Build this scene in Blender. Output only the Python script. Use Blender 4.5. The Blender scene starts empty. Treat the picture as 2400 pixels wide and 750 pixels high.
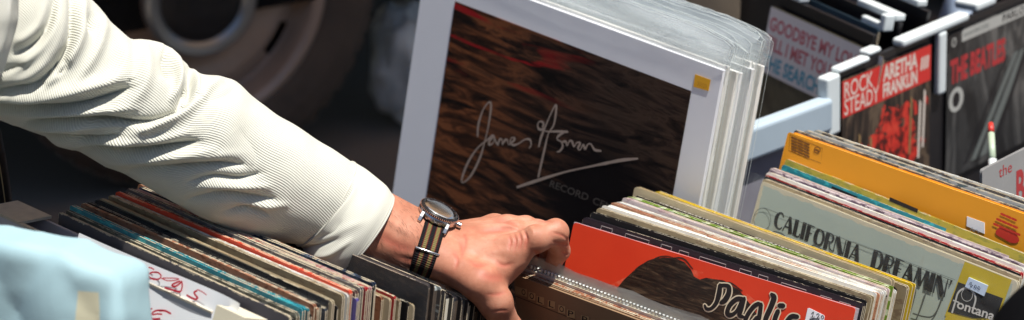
import bpy, bmesh, math, random
import numpy as np
from mathutils import Vector, Matrix, noise as mnoise
random.seed(7)
R = math.radians
SC = bpy.context.scene
COL = SC.collection

# ------------------------------------------------------------------ camera
PITCH, FPX, DIST, ZC = 23.0, 5160.0, 2.3, 0.70
FWD = Vector((0, math.cos(R(PITCH)), -math.sin(R(PITCH))))
UP = Vector((0, math.sin(R(PITCH)), math.cos(R(PITCH))))
RT = Vector((1, 0, 0))
CAM = Vector((0, 0, ZC)) - DIST * FWD
def ray(x, y): return FWD + RT * ((x - 1200) / FPX) + UP * ((375 - y) / FPX)
def px(x, y, d): return CAM + ray(x, y) * d
def atz(x, y, z):
    r = ray(x, y); return CAM + r * ((z - CAM.z) / r.z)
def proj(P):
    q = Vector(P) - CAM; d = q.dot(FWD)
    return (1200 + FPX * q.dot(RT) / d, 375 - FPX * q.dot(UP) / d, d)
cd = bpy.data.cameras.new('camera'); cam = bpy.data.objects.new('camera', cd); COL.objects.link(cam)
cam.location = CAM; cam.rotation_euler = (R(90 - PITCH), 0, 0)
cd.sensor_width = 36; cd.lens = FPX / 2400 * 36; cd.clip_end = 200; cd.clip_start = .05
cd.dof.use_dof = True; cd.dof.focus_distance = 2.06; cd.dof.aperture_fstop = 5.2; cd.dof.aperture_blades = 7
SC.camera = cam

# ------------------------------------------------------------------ light
SUN = Vector((.25, -.13, .955)).normalized()
elev = math.asin(SUN.z); az = math.atan2(SUN.x, SUN.y)      # azimuth from +y, clockwise
w = bpy.data.worlds.new('World'); SC.world = w; w.use_nodes = True
nt = w.node_tree; bg = nt.nodes['Background']
sky = nt.nodes.new('ShaderNodeTexSky'); sky.sky_type = 'NISHITA'; sky.sun_disc = False
sky.sun_elevation = elev; sky.sun_rotation = az; sky.air_density = 1.0; sky.dust_density = .6
nt.links.new(sky.outputs[0], bg.inputs[0]); bg.inputs[1].default_value = .074
sl = bpy.data.lights.new('sun', 'SUN'); so = bpy.data.objects.new('sun', sl); COL.objects.link(so)
sl.energy = 5.0; sl.angle = R(.53); sl.color = (1, .955, .875)
so.rotation_euler = SUN.to_track_quat('Z', 'Y').to_euler(); so.location = (1, -1, 6)
SC.view_settings.view_transform = 'Standard'; SC.view_settings.look = 'None'
SC.view_settings.exposure = 0.46; SC.view_settings.gamma = 1
SC.cycles.max_bounces = 10; SC.cycles.transparent_max_bounces = 24; SC.cycles.use_denoising = True
SC.cycles.caustics_reflective = False; SC.cycles.caustics_refractive = False

# ------------------------------------------------------------------ tagging
def tag(o, label=None, cat=None, group=None, kind=None):
    if label: o['label'] = label
    if cat: o['category'] = cat
    if group: o['group'] = group
    if kind: o['kind'] = kind
    return o
def empty(name, loc, label, cat, group=None, M=None):
    o = bpy.data.objects.new(name, None); COL.objects.link(o)
    if M is not None: o.matrix_world = M
    else: o.location = loc
    o.empty_display_size = .05
    return tag(o, label, cat, group)
def link(name, me, mats, parent=None, M=None, smooth=False):
    o = bpy.data.objects.new(name, me); COL.objects.link(o)
    for m in (mats if isinstance(mats, (list, tuple)) else [mats]): me.materials.append(m)
    if parent is not None: o.parent = parent
    if M is not None: o.matrix_local = M
    if smooth:
        for p in me.polygons: p.use_smooth = True
    return o
def mesh(name, vs, fs, mi=None):
    me = bpy.data.meshes.new(name); me.from_pydata([tuple(v) for v in vs], [], fs)
    if mi: me.polygons.foreach_set('material_index', mi)
    me.update(); return me
class MB:
    """collects shapes of one mesh with material slots"""
    def __init__(s): s.v = []; s.f = []; s.mi = []
    def add(s, vs, fs, mi=0):
        b = len(s.v); s.v += [tuple(v) for v in vs]
        for i, f in enumerate(fs):
            s.f.append([b + k for k in f]); s.mi.append(mi if isinstance(mi, int) else mi[i])
        return s
    def box(s, x0, x1, y0, y1, z0, z1, mi=0, M=None):
        vs = [Vector((x, y, z)) for x in (x0, x1) for y in (y0, y1) for z in (z0, z1)]
        if M is not None: vs = [M @ v for v in vs]
        return s.add(vs, [(0,1,3,2),(4,6,7,5),(0,4,5,1),(2,3,7,6),(0,2,6,4),(1,5,7,3)], mi)
    def tube(s, pts, rad, n=12, mi=0, caps=True):
        pts = [Vector(p) for p in pts]; rr = rad if isinstance(rad, (list, tuple)) else [rad] * len(pts)
        ref = Vector((0, 0, 1)); vs = []; fs = []
        t0 = (pts[1] - pts[0]).normalized()
        if abs(t0.dot(ref)) > .95: ref = Vector((1, 0, 0))
        a = t0.cross(ref).normalized()
        for i, p in enumerate(pts):
            t = (pts[min(i+1, len(pts)-1)] - pts[max(i-1, 0)]).normalized()
            a = (a - t * a.dot(t)).normalized(); b = t.cross(a)
            for k in range(n):
                an = 2*math.pi*k/n; vs.append(p + (a*math.cos(an) + b*math.sin(an)) * rr[i])
        for i in range(len(pts)-1):
            for k in range(n):
                k2 = (k+1) % n; fs.append((i*n+k, i*n+k2, (i+1)*n+k2, (i+1)*n+k))
        if caps: fs.append(tuple(range(n-1, -1, -1))); fs.append(tuple((len(pts)-1)*n+k for k in range(n)))
        return s.add(vs, fs, mi)
    def lathe(s, prof, n=48, mi=0, M=None, closed=False):
        """prof: (radius, height) pairs about local z"""
        vs = []; fs = []; m = len(prof)
        for k in range(n):
            an = 2*math.pi*k/n
            for r, h in prof:
                v = Vector((r*math.cos(an), r*math.sin(an), h)); vs.append(M @ v if M is not None else v)
        for k in range(n):
            k2 = (k+1) % n
            for i in range(m-1 if not closed else m):
                j = (i+1) % m; fs.append((k*m+i, k2*m+i, k2*m+j, k*m+j))
        return s.add(vs, fs, mi)
    def build(s, name, mats, parent=None, M=None, smooth=False):
        return link(name, mesh(name, s.v, s.f, s.mi), mats, parent, M, smooth)

# ------------------------------------------------------------------ materials
class NT:
    def __init__(s, name):
        s.m = bpy.data.materials.new(name); s.m.use_nodes = True; s.t = s.m.node_tree
        s.b = s.t.nodes['Principled BSDF']
    def n(s, typ, **kw):
        x = s.t.nodes.new(typ)
        for k, v in kw.items():
            if k.startswith('i_'): x.inputs[int(k[2:])].default_value = v
            else: setattr(x, k, v)
        return x
    def l(s, a, b): s.t.links.new(a, b)
    def math(s, op, a, b=None, clamp=False):
        x = s.n('ShaderNodeMath', operation=op, use_clamp=clamp)
        for i, q in enumerate((a, b)):
            if q is None: continue
            if isinstance(q, (int, float)): x.inputs[i].default_value = q
            else: s.l(q, x.inputs[i])
        return x.outputs[0]
    def mix(s, f, a, b, typ='MIX'):
        x = s.n('ShaderNodeMix', data_type='RGBA', blend_type=typ)
        for i, q in ((0, f), (6, a), (7, b)):
            if isinstance(q, (int, float)): x.inputs[i].default_value = q
            elif isinstance(q, (tuple, list)): x.inputs[i].default_value = (*q[:3], 1)
            else: s.l(q, x.inputs[i])
        return x.outputs[2]
    def noise(s, vec=None, scale=5, detail=4, rough=.55, dist=0):
        x = s.n('ShaderNodeTexNoise'); x.inputs['Scale'].default_value = scale; x.inputs['Detail'].default_value = detail
        x.inputs['Roughness'].default_value = rough; x.inputs['Distortion'].default_value = dist
        if vec is not None: s.l(vec, x.inputs['Vector'])
        return x.outputs[0]
    def ramp(s, f, stops, interp='LINEAR'):
        x = s.n('ShaderNodeValToRGB'); x.color_ramp.interpolation = interp
        e = x.color_ramp.elements
        while len(e) < len(stops): e.new(.5)
        for q, (p, c) in zip(e, stops): q.position = p; q.color = (*c[:3], 1) if not isinstance(c, (int, float)) else (c, c, c, 1)
        s.l(f, x.inputs[0]); return x.outputs[0]
    def obj(s, scale=None, rot=None, rnd=False):
        tc = s.n('ShaderNodeTexCoord').outputs['Object']
        if rnd:
            oi = s.n('ShaderNodeObjectInfo').outputs['Random']
            v = s.n('ShaderNodeVectorMath', operation='ADD'); s.l(tc, v.inputs[0])
            sc = s.math('MULTIPLY', oi, 37.0); s.l(sc, v.inputs[1]); tc = v.outputs[0]
        if scale is not None or rot is not None:
            mp = s.n('ShaderNodeMapping'); s.l(tc, mp.inputs[0])
            if rot is not None: mp.inputs['Rotation'].default_value = rot
            if scale is not None: mp.inputs['Scale'].default_value = scale
            tc = mp.outputs[0]
        return tc
    def col(s, q):
        if isinstance(q, (tuple, list)): s.b.inputs['Base Color'].default_value = (*q[:3], 1)
        else: s.l(q, s.b.inputs['Base Color'])
    def rough(s, q):
        if isinstance(q, (int, float)): s.b.inputs['Roughness'].default_value = q
        else: s.l(q, s.b.inputs['Roughness'])
    def bump(s, h, strength=.3, dist=.001):
        x = s.n('ShaderNodeBump'); x.inputs['Strength'].default_value = strength; x.inputs['Distance'].default_value = dist
        s.l(h, x.inputs['Height']); s.l(x.outputs[0], s.b.inputs['Normal'])
    def set(s, **kw):
        for k, v in kw.items(): s.b.inputs[k.replace('_', ' ')].default_value = v
        return s.m
MATS = {}
CREAM = (.62, .53, .38)
def plain(name, col, rough=.55, var=.12, scale=30, metal=0, bump=.0, bscale=200, spec=.5):
    if name in MATS: return MATS[name]
    t = NT(name); v = t.obj(rnd=True)
    n = t.noise(v, scale, 5)
    c = t.mix(n, tuple(x*(1-var) for x in col), tuple(min(1, x*(1+var)) for x in col))
    t.col(c); t.rough(t.math('ADD', t.math('MULTIPLY', n, .16), rough - .08)); t.set(Metallic=metal, Specular_IOR_Level=spec)
    if bump: t.bump(t.noise(v, bscale, 4), bump, .001)
    MATS[name] = t.m; return t.m
def cover(name, col, wear=.5, wc=CREAM, rough=.42, var=.15, spots=None, sc=1.0, stripes=None):
    """printed card: colour, worn to bare board in a noisy line along its edges (uv = distance to the edges)"""
    if name in MATS: return MATS[name]
    t = NT(name); v = t.obj(rnd=True)
    n1 = t.noise(v, 14*sc, 5)
    c = t.mix(n1, tuple(x*(1-var) for x in col), tuple(min(1, x*(1+var)) for x in col))
    if spots:
        # printed marks running along the cover's edge; painted sheen streaks on soft black
        sv = t.obj(scale=(90*sc, 3, 260*sc), rnd=True); n3 = t.noise(sv, 1.0, 2)
        c = t.mix(t.ramp(n3, [(.54, 0.), (.60, 1.)]), c, spots)
    uv = t.n('ShaderNodeUVMap', uv_map='edge').outputs[0]; sp = t.n('ShaderNodeSeparateXYZ'); t.l(uv, sp.inputs[0])
    d = t.math('MINIMUM', sp.outputs[0], sp.outputs[1])
    n2 = t.noise(v, 130, 6, .7); n4 = t.noise(v, 22, 3)
    lim = t.math('MULTIPLY', t.math('MULTIPLY', t.ramp(n2, [(.38, 0.), (.68, 1.)]), t.ramp(n4, [(.3, .15), (.7, 1.)])), .0030*wear)
    m = t.math('GREATER_THAN', lim, d)
    c = t.mix(m, c, wc)
    sc2 = t.ramp(t.noise(v, 60, 6, .75), [(.66, 0.), (.74, 1.)])
    c = t.mix(t.math('MULTIPLY', sc2, .25*wear), c, wc)
    t.col(c); t.rough(t.math('ADD', t.math('MULTIPLY', n2, .25), rough-.1)); t.bump(n2, .12, .0006)
    MATS[name] = t.m; return t.m
def film(name, trans=.72, tint=(.8, .86, .88), rough=.12, wr=60, span=(.14, .22)):
    """clear plastic film: mostly see-through, a milky share and a gloss"""
    if name in MATS: return MATS[name]
    t = NT(name); v = t.obj(scale=(1, 1, 2.2), rnd=True)
    n = t.noise(v, wr, 4, .6, 1.2)
    t.col(tint); t.rough(rough); t.set(Specular_IOR_Level=.6); t.bump(n, .16, .002)
    tr = t.n('ShaderNodeBsdfTransparent'); tr.inputs[0].default_value = (.97, .98, .985, 1)
    mx = t.n('ShaderNodeMixShader'); t.l(t.b.outputs[0], mx.inputs[1]); t.l(tr.outputs[0], mx.inputs[2])
    f = t.ramp(t.noise(v, wr*.35, 5, .6, .8), [(.3, min(1, trans+span[0])), (.72, max(0, trans-span[1]))])
    t.l(f, mx.inputs[0])
    out = [x for x in t.t.nodes if x.type == 'OUTPUT_MATERIAL'][0]; t.l(mx.outputs[0], out.inputs[0])
    MATS[name] = t.m; return t.m
BOARD = plain('worn_board', (.60, .50, .36), .8, .25, 160, bump=.2)
INNER = plain('inner_paper', (.70, .66, .56), .8, .15, 120)
WHITE = plain('white_card', (.80, .80, .79), .6, .05, 60)
BLACK = plain('black_print', (.012, .011, .012), .5, .2)

# ------------------------------------------------------------------ flat marks on covers
def crom(pts, n=6):
    """Catmull-Rom through points (tuples of equal length)"""
    P = [np.array(p, float) for p in pts]
    if len(P) < 3:
        return [tuple(P[0] + (P[-1]-P[0])*k/n) for k in range(n+1)]
    P = [2*P[0]-P[1]] + P + [2*P[-1]-P[-2]]; out = []
    for i in range(1, len(P)-2):
        for k in range(n):
            t = k/n
            out.append(tuple(.5*((2*P[i]) + (-P[i-1]+P[i+1])*t + (2*P[i-1]-5*P[i]+4*P[i+1]-P[i+2])*t*t + (-P[i-1]+3*P[i]-3*P[i+1]+P[i+2])*t**3)))
    out.append(tuple(P[-2])); return out
def strip(pts, wid, cap=True):
    """continuous ribbon through 2d points; wid: number or list; rounded ends -> verts2d, faces"""
    P = [Vector(p[:2]) for p in pts]; n = len(P)
    W = [wid]*n if isinstance(wid, (int, float)) else wid
    vs = []; fs = []
    def nrm(i):
        t = P[min(i+1, n-1)] - P[max(i-1, 0)]
        if t.length < 1e-9: t = Vector((1, 0))
        t.normalize(); return t, Vector((-t.y, t.x))
    ce, cw = (.45, .22) if cap else (.04, .5)
    t, q = nrm(0); vs += [P[0]-t*W[0]*ce + q*W[0]*cw, P[0]-t*W[0]*ce - q*W[0]*cw]
    for i in range(n):
        t, q = nrm(i); vs += [P[i]+q*W[i]*.5, P[i]-q*W[i]*.5]
    t, q = nrm(n-1); vs += [P[-1]+t*W[-1]*ce + q*W[-1]*cw, P[-1]+t*W[-1]*ce - q*W[-1]*cw]
    for i in range(n+1): fs.append((2*i, 2*i+1, 2*i+3, 2*i+2))
    return vs, fs
def text2d(s, bold=0.0):
    cu = bpy.data.curves.new('txt', 'FONT'); cu.body = s; cu.resolution_u = 3; cu.offset = bold
    o = bpy.data.objects.new('txt', cu); COL.objects.link(o)
    dg = bpy.context.evaluated_depsgraph_get(); me = bpy.data.meshes.new_from_object(o.evaluated_get(dg))
    vs = [Vector((v.co.x, v.co.y)) for v in me.vertices]; fs = [tuple(p.vertices) for p in me.polygons]
    bpy.data.objects.remove(o); bpy.data.curves.remove(cu); bpy.data.meshes.remove(me)
    x0 = min(v.x for v in vs); x1 = max(v.x for v in vs); y0 = min(v.y for v in vs); y1 = max(v.y for v in vs)
    return [Vector(((v.x-x0)/(x1-x0), (v.y-y0)/(y1-y0))) for v in vs], fs
class Face:
    """the front plane (local y = 0) of a thing with world matrix M: photo pixel <-> place on it; collects marks into a MB"""
    def __init__(s, M, mb): s.M = M; s.I = M.inverted(); s.mb = mb; s.k = 0
    def loc(s, x, y):
        a = s.I @ CAM; d = s.I.to_3x3() @ ray(x, y); q = a + d * (-a.y / d.y); return Vector((q.x, q.z))
    def put(s, vs2, fs, mi, lift=None):
        s.k += 1; y = -(.00018 + .00002*s.k) if lift is None else -lift
        s.mb.add([(v.x, y, v.y) for v in vs2], fs, mi)
    def stroke(s, pix, wpx, mi, smooth=5, lift=None):
        """pix: photo points the mark runs through; wpx its width in photo pixels (number or list)"""
        L = [s.loc(*p[:2]) for p in pix]; m = s.loc(*pix[0][:2]); k = 1/2250
        if not isinstance(wpx, (int, float)): q = crom([(a.x, a.y, b) for a, b in zip(L, wpx)], smooth); W = [c[2]*k for c in q]
        else: q = crom([(a.x, a.y) for a in L], smooth); W = wpx*k
        vs, fs = strip(q, W); s.put(vs, fs, mi, lift)
    def poly(s, pix, mi, lift=None):
        L = [s.loc(*p) for p in pix]; s.put(L, [tuple(range(len(L)))], mi, lift)
    def text(s, body, p0, p1, ptop, mi, bold=0.0):
        """p0 baseline start, p1 baseline end, ptop top of the first letter (photo pixels)"""
        o = s.loc(*p0); ex = s.loc(*p1)-o; ey = s.loc(*ptop)-o; vs, fs = text2d(body, bold)
        s.put([o + ex*v.x + ey*v.y for v in vs], fs, mi)
    def letters(s, body, font, p0, p1, ptop, mi):
        o = s.loc(*p0); ex = s.loc(*p1)-o; ey = s.loc(*ptop)-o
        tot = sum(font[c][0] for c in body); x = 0
        for c in body:
            adv, strokes = font[c]
            for st in strokes:
                q = crom([(x+a*adv, b, wd) for a, b, wd in st], 5) if len(st) > 2 else [(x+a*adv, b, wd) for a, b, wd in st]
                pts = [o + ex*(a/tot) + ey*b for a, b, wd in q]
                vs, fs = strip(pts, [wd*ey.length for a, b, wd in q], False); s.put(vs, fs, mi)
            x += adv

# ------------------------------------------------------------------ record sleeves
def basis(u, lean):
    u = u.normalized(); b = Vector((0, 0, 1)).cross(u).normalized(); zp = u.cross(b) * 1.0
    if zp.z < 0: zp = -zp
    wv = (zp*math.cos(lean) + b*math.sin(lean)).normalized(); return u, wv.cross(u).normalized(), wv
def mat4(o, u, y, z):
    return Matrix(((u.x, y.x, z.x, o.x), (u.y, y.y, z.y, o.y), (u.z, y.z, z.z, o.z), (0, 0, 0, 1)))
def panel(mb, w, h, y0, y1, mi_face, mi_edge, mi_end, bow=0, rc=.003, wob=0.0, seed=0, z0=0, x0=0):
    """one card panel: columns of faces so it may bow and wear; rounded top corners"""
    rnd = random.Random(seed)
    xs = sorted({0, rc*.3, rc, w-rc, w-rc*.3, w, *[w*k/14 for k in range(1, 14)]}); vs = []; fs = []; mi = []
    for x in xs:
        e = min(x, w-x); zt = h - (rc*(1-math.sqrt(max(0, 1-(1-min(e, rc)/rc)**2))) if e < rc else 0) - rnd.random()*wob
        yb = bow*math.sin(math.pi*x/w)
        vs += [(x0+x, y0, z0), (x0+x, y0+yb*.5, z0+(zt-z0)*.5), (x0+x, y0+yb, zt), (x0+x, y1+yb, zt), (x0+x, y1+yb*.5, z0+(zt-z0)*.5), (x0+x, y1, z0)]
    n = len(xs)
    for i in range(n-1):
        a = 6*i; c = 6*(i+1)
        for k, m in ((0, mi_face), (1, mi_face), (2, mi_edge), (3, mi_face), (4, mi_face), (5, mi_edge)):
            k2 = (k+1) % 6; fs.append((a+k, c+k, c+k2, a+k2)); mi.append(m)
    fs.append((5, 4, 3, 2, 1, 0)); mi.append(mi_edge); fs.append(tuple(6*(n-1)+k for k in range(6))); mi.append(mi_end)
    mb.add(vs, fs, mi)
def edge_uv(me, w, h):
    uv = me.uv_layers.new(name='edge')
    for p in me.polygons:
        for li in p.loop_indices:
            c = me.vertices[me.loops[li].vertex_index].co; uv.data[li].uv = (max(0, min(c.x, w-c.x)), max(0, h-c.z))
def sleeve_mb(w, h, t, seed, bow=0, fold=.0009):
    """a card record sleeve: two panels, closed top, open side with the paper inner showing.  slots 0 cover 1 board 2 inner"""
    mb = MB(); tp = min(fold, t*.3)
    panel(mb, w, h, 0, tp, 0, 0, 1, bow, seed=seed, wob=.0004)
    panel(mb, w, h, t-tp, t, 0, 0, 1, bow*.8, seed=seed+1, wob=.0004)
    panel(mb, w-.005, h-.0011, tp+.0001, t-tp-.0001, 0, 0, 2, bow*.9, seed=seed+2, x0=.0006)
    return mb
def plastic_mb(w, h, t, up=.006, out=.004, seed=0, bow=0):
    """an open-topped clear bag round a sleeve, standing proud of it"""
    mb = MB(); rnd = random.Random(seed); nx = 16; nz = 6
    for side, y in ((0, -.0012), (1, t+.0012)):
        vs = []; fs = []
        for i in range(nx+1):
            for k in range(nz+1):
                x = -out + (w+2*out)*i/nx; f = k/nz; z = (h+up)*f
                top = max(0, (z-h)/max(up, 1e-4)) if up else 0
                yy = y + bow*math.sin(math.pi*i/nx)*f + (rnd.uniform(-1, 1)*.0008 if z > h else rnd.uniform(-1, 0)*.0003*(1 if side == 0 else -1))
                vs.append((x, yy, z + (rnd.uniform(-.3, .0)*up if k == nz else 0)))
        for i in range(nx):
            for k in range(nz): a = i*(nz+1)+k; fs.append((a, a+nz+1, a+nz+2, a+1))
        mb.add(vs, fs, 0)
    return mb
LOG = []
SEED = [100]
def sleeve(TL, u, lean, label, mats, t=.004, w=.315, h=.315, group=None, bow=None, marks=None, plastic=None, name='record_sleeve', cat='record sleeve', up=.0022, pl_out=.002):
    """TL: world place of the front top left corner.  mats: [cover, board, inner, extra marks...]"""
    SEED[0] += 3; sd = SEED[0]
    uu, y, z = basis(u, lean); M = mat4(TL - z*h, uu, y, z)
    if bow is None: bow = random.uniform(-.0016, .0022)
    mb = sleeve_mb(w, h, t, sd, bow if not marks else 0)
    if marks: marks(Face(M, mb))
    me = mesh(name, mb.v, mb.f, mb.mi); edge_uv(me, w, h)
    o = link(name, me, mats, None); o.matrix_world = M
    tag(o, label, cat, group)
    if plastic: 
        p = plastic_mb(w, h, t, up=up, out=pl_out, seed=sd, bow=0 if marks else bow).build('plastic_cover', plastic, o, smooth=True)
    a, b = proj(TL), proj(TL + uu*w); LOG.append((label[:46], [round(q) for q in a[:2]], [round(q) for q in b[:2]], round(a[2], 2), round(TL.z, 3)))
    return o, M
def box_sticker(parent, M, pix, mat, name='price_sticker', ink=None, draw=None, lift=.0006, label=None):
    """a small sticker on the front of a sleeve: outline in photo pixels"""
    mb = MB(); f = Face(M, mb); L = [f.loc(*p) for p in pix]; n = len(L)
    vs = [(v.x, -lift, v.y) for v in L] + [(v.x, -.0001, v.y) for v in L]
    mb.add(vs, [tuple(range(n))] + [(k, (k+1) % n, n+(k+1) % n, n+k) for k in range(n)], 0)
    f.k = int(lift/.00002)
    if draw: draw(f)
    o = mb.build(name, [mat] + ([ink] if ink else []), parent)
    if label: o['label'] = label
    return o
# ------------------------------------------------------------------ cover colours
C = dict(
 black=cover('cover_black', (.010, .009, .010), .30, wc=(.42,.38,.30)), black2=cover('cover_soft_black', (.030, .026, .028), .5, wc=(.36,.29,.22), rough=.36, spots=(.055, .042, .036)),  # spots of the soft black are sheen streaks painted into the cover
 blackplain=cover('cover_black_unworn', (.012, .011, .013), .08, rough=.28),
 teal=cover('cover_teal', (.02, .25, .31), .35, spots=(.04, .45, .5)), olive=cover('cover_olive_grey', (.11, .11, .085), .45, spots=(.25,.25,.2)),
 cream=cover('cover_cream', (.48, .40, .26), .5, wc=(.4,.3,.18)), creamdark=cover('cover_old_cream', (.33, .26, .155), .6, wc=(.6,.52,.38), spots=(.25,.18,.11)),
 tan=cover('cover_tan', (.36, .16, .085), .5, spots=(.20,.08,.045)), salmon=cover('cover_salmon', (.46, .21, .12), .4, spots=(.28,.11,.06)),
 lilac=cover('cover_lilac_blue', (.20, .27, .50), .5), orange=cover('cover_orange_red', (.80, .075, .03), .35, wc=(.75,.45,.3)),
 grey=cover('cover_grey', (.14, .128, .125), .4, spots=(.25,.23,.225)), brown=cover('cover_brown', (.10, .055, .04), .6, spots=(.2,.1,.08)),
 pink=cover('cover_dusty_pink', (.44, .22, .23), .4, spots=(.6,.36,.35)), navy=cover('cover_navy', (.016, .03, .065), .5, spots=(.06,.10,.17)),
 violet=cover('cover_violet', (.15, .12, .40), .4), red=cover('cover_deep_red', (.42, .02, .025), .5), white=cover('cover_white', (.74, .74, .70), .4, wc=(.5,.42,.3)),
 bluegrey=cover('cover_blue_grey', (.05, .06, .08), .4, spots=(.13,.14,.16)), green=cover('cover_green_flowers', (.17, .27, .03), .4, spots=(.55,.6,.42)),
 yellow=cover('cover_yellow', (.62, .44, .02), .35), mustard=cover('cover_mustard', (.45, .37, .05), .35, spots=(.33,.3,.05)), purple=cover('cover_purple_speckle', (.10, .06, .10), .6, wc=(.7,.6,.6), spots=(.5,.42,.45)),
 palepink=cover('cover_pale_pink', (.66, .56, .55), .5, spots=(.5,.35,.38)), amber=cover('cover_amber', (.78, .32, .015), .28, wc=(.85,.5,.15), rough=.38, var=.08),
 speck=cover('cover_speckled', (.45, .46, .45), .6, spots=(.12,.17,.18)), darkgrey=cover('cover_dark_grey', (.075, .068, .068), .5, spots=(.3,.33,.33)),
)
FILM = film('clear_film', .975, (.80, .84, .86), .16, span=(.015, .045))
MILK = film('milky_film', .55, (.70, .70, .66), .25, 30, span=(.10, .12))
DARKEND = plain('dark_worn_end', (.09, .066, .050), .6, .6, 70)
def ms(k): return [C[k], BOARD, INNER] if k not in ('black2', 'darkgrey', 'blackplain') else [C[k], DARKEND, DARKEND]
def spine_marks(f):
    rnd = random.Random(len(f.mb.v)); zt = max(q[2] for q in f.mb.v) + .00015; yb = max(q[1] for q in f.mb.v); x = .03
    while x < .29:
        ln = rnd.uniform(.0015, .005)
        if not (.12 < x < .15 or .20 < x < .26): f.mb.add([(x, yb*.3, zt), (x+ln, yb*.3, zt), (x+ln, yb*.62, zt), (x, yb*.62, zt)], [(0, 1, 2, 3)], 3)
        x += ln + rnd.uniform(.0008, .0022)
SPW = plain('spine_print', (.52, .50, .46), .5, .1)
def udir(p, q, z): return (atz(*q, z) - atz(*p, z)).normalized()
def hb(u): return Vector((0, 0, 1)).cross(Vector((u.x, u.y, 0)).normalized())
def lay(TL0, u0, TL1, u1, lean0, lean1, specs, group):
    """sleeves one behind the other from TL0 to TL1.  spec: (label, cover key, thickness weight, gap before, dz, du, extras)"""
    tot = sum(s[2] + 1.9*s[3] for s in specs); b = hb((u0+u1)*.5); L = (TL1-TL0).length; span = abs((TL1-TL0).dot(b)); acc = 0; made = []
    sc = span / tot
    for s in specs:
        acc += 1.9*s[3]; f = acc/tot; acc += s[2]
        u = (u0.lerp(u1, f)).normalized(); TL = TL0.lerp(TL1, f) + u*s[5] + Vector((0, 0, s[4]))
        ang = random.uniform(-.006, .006); u = Matrix.Rotation(ang, 3, 'Z') @ u; u.z += random.uniform(-.004, .004)
        made.append(sleeve(TL, u, lean0 + (lean1-lean0)*f, s[0], ms(s[1]) if isinstance(s[1], str) else s[1], t=max(.0016, s[2]*sc), group=group, **(s[6] if len(s) > 6 else {})))
    return made

# ------------------------------------------------------------------ left crate of records, under the arm
ZL = .76
TL0 = atz(140, 497, ZL); u0 = udir((140, 497), (694, 745), ZL)
TRb = atz(874, 657, ZL); TLb = TRb - u0*.315
G1 = 'records in the crate under the sleeve'
P = dict(plastic=FILM)
lay(TL0, u0, TLb, u0, R(9), R(8), [
 ('dark record sleeve with worn cream edge, first in the crate under the arm', [cover('cover_dark_worn_through', (.12, .112, .118), 1.3), BOARD, INNER], 3, 0, 0, -.002),
 ('black record sleeve just behind the cream front one and before the grey one', 'black', 3, .6, -.004, 0),
 ('olive grey speckled record sleeve in front of the bright teal one', 'olive', 5, .5, .001, .001),
 ('bright teal record sleeve near the front of the crate under the arm', 'teal', 5, .5, .005, .002, P),
 ('slim dark teal blue speckled record sleeve touching the bright teal one', cover('cover_dark_teal', (.012, .10, .13), .3, spots=(.03, .28, .33)) and [MATS['cover_dark_teal'], BOARD, INNER], 3, .4, .002, .004),
 ('black record sleeve with rubbed edge in front of the salmon one', 'black', 4, .6, -.004, .003),
 ('salmon tan worn record sleeve between two black ones', 'salmon', 4, .6, .004, .004),
 ('brown worn record sleeve right behind the salmon one', 'tan', 3, .3, 0, .006),
 ('black record sleeve whose top corner shows lilac blue', [C['black'], C['lilac'], INNER], 4, .9, .003, .004, P),
 ('dark blue grey record sleeve with a scuffed edge', [C['bluegrey'], BOARD, INNER, SPW], 4, .6, -.003, .005, dict(marks=spine_marks)),
 ('glossy plain black record sleeve before the thick cream one', 'blackplain', 4, .9, .003, .005, P),
 ('thick cream record sleeve between two black ones', 'cream', 4, .5, .004, .008),
 ('second black record sleeve behind the thick cream one with a chipped edge', [C['black'], BOARD, INNER, plain('amber_spine_print', (.45, .28, .10), .5, .1)], 7, .9, -.005, .007, dict(marks=spine_marks)),
 ('old yellowed cream record sleeve with brown marks along its edge', 'creamdark', 4, .5, .004, .008),
 ('white record sleeve directly in front of the orange red one', 'white', 4, .4, .003, .010),
 ('orange red record sleeve, the brightest edge in the crate under the arm', 'orange', 4, .3, .006, .010),
 ('thin violet record sleeve directly behind the orange red one', 'violet', 3, .4, -.001, .014),
 ('brown record sleeve in clear plastic behind the violet one', 'brown', 5, 1.0, .004, .011, P),
 ('grey record sleeve in clear plastic beside the brown one', 'grey', 5, .7, .006, .012, P),
 ('deep red edged record sleeve with cream corner behind the grey one', 'red', 4, .6, .003, .012),
 ('dusty pink record sleeve nearly hidden by the white shirt sleeve', 'pink', 4, .5, .003, .012),
 ('black record sleeve with cream worn corner near the cuff', 'black', 6, 1.2, -.001, .010),
 ('scuffed navy record sleeve second from the back below the cuff', 'navy', 5, .6, 0, .006),
 ('tan orange edged record sleeve at the back below the cuff', 'tan', 3, .4, 0, 0),
], G1)

# ------------------------------------------------------------------ middle crate, under wrist and hand
G2 = 'records in the crate under the wrist'
u2 = udir((140, 497), (694, 745), .74)
a = atz(893, 702, .735) - u2*.315; b_ = atz(968, 700, .735) - u2*.315
lay(a, u2, b_, u2, R(9), R(9), [
 ('torn cream record sleeve lowest in front of the crate under the wrist', 'creamdark', 4, 0, -.012, -.012),
 ('rust orange record sleeve with a worn cream rim under the wrist', 'tan', 5, .8, .001, -.004),
 ('second torn cream record sleeve behind the rust orange one', 'cream', 4, .6, .001, 0),
 ('dark red record sleeve with a torn cream corner under the wrist', 'red', 4, .6, .004, 0),
 ('cream record sleeve with a ragged corner before the black plastic ones', 'creamdark', 4, .6, 0, 0),
 ('black record sleeve with ragged cream edge before the dark plastic row', 'black', 4, .8, -.003, .002),
 ('ragged pale cream record sleeve last before the dark plastic row', 'cream', 3, .5, -.006, .004),
], G2)
a = atz(1003, 670, .745) - u2*.315; b_ = atz(1140, 735, .66) - u2*.315
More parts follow.
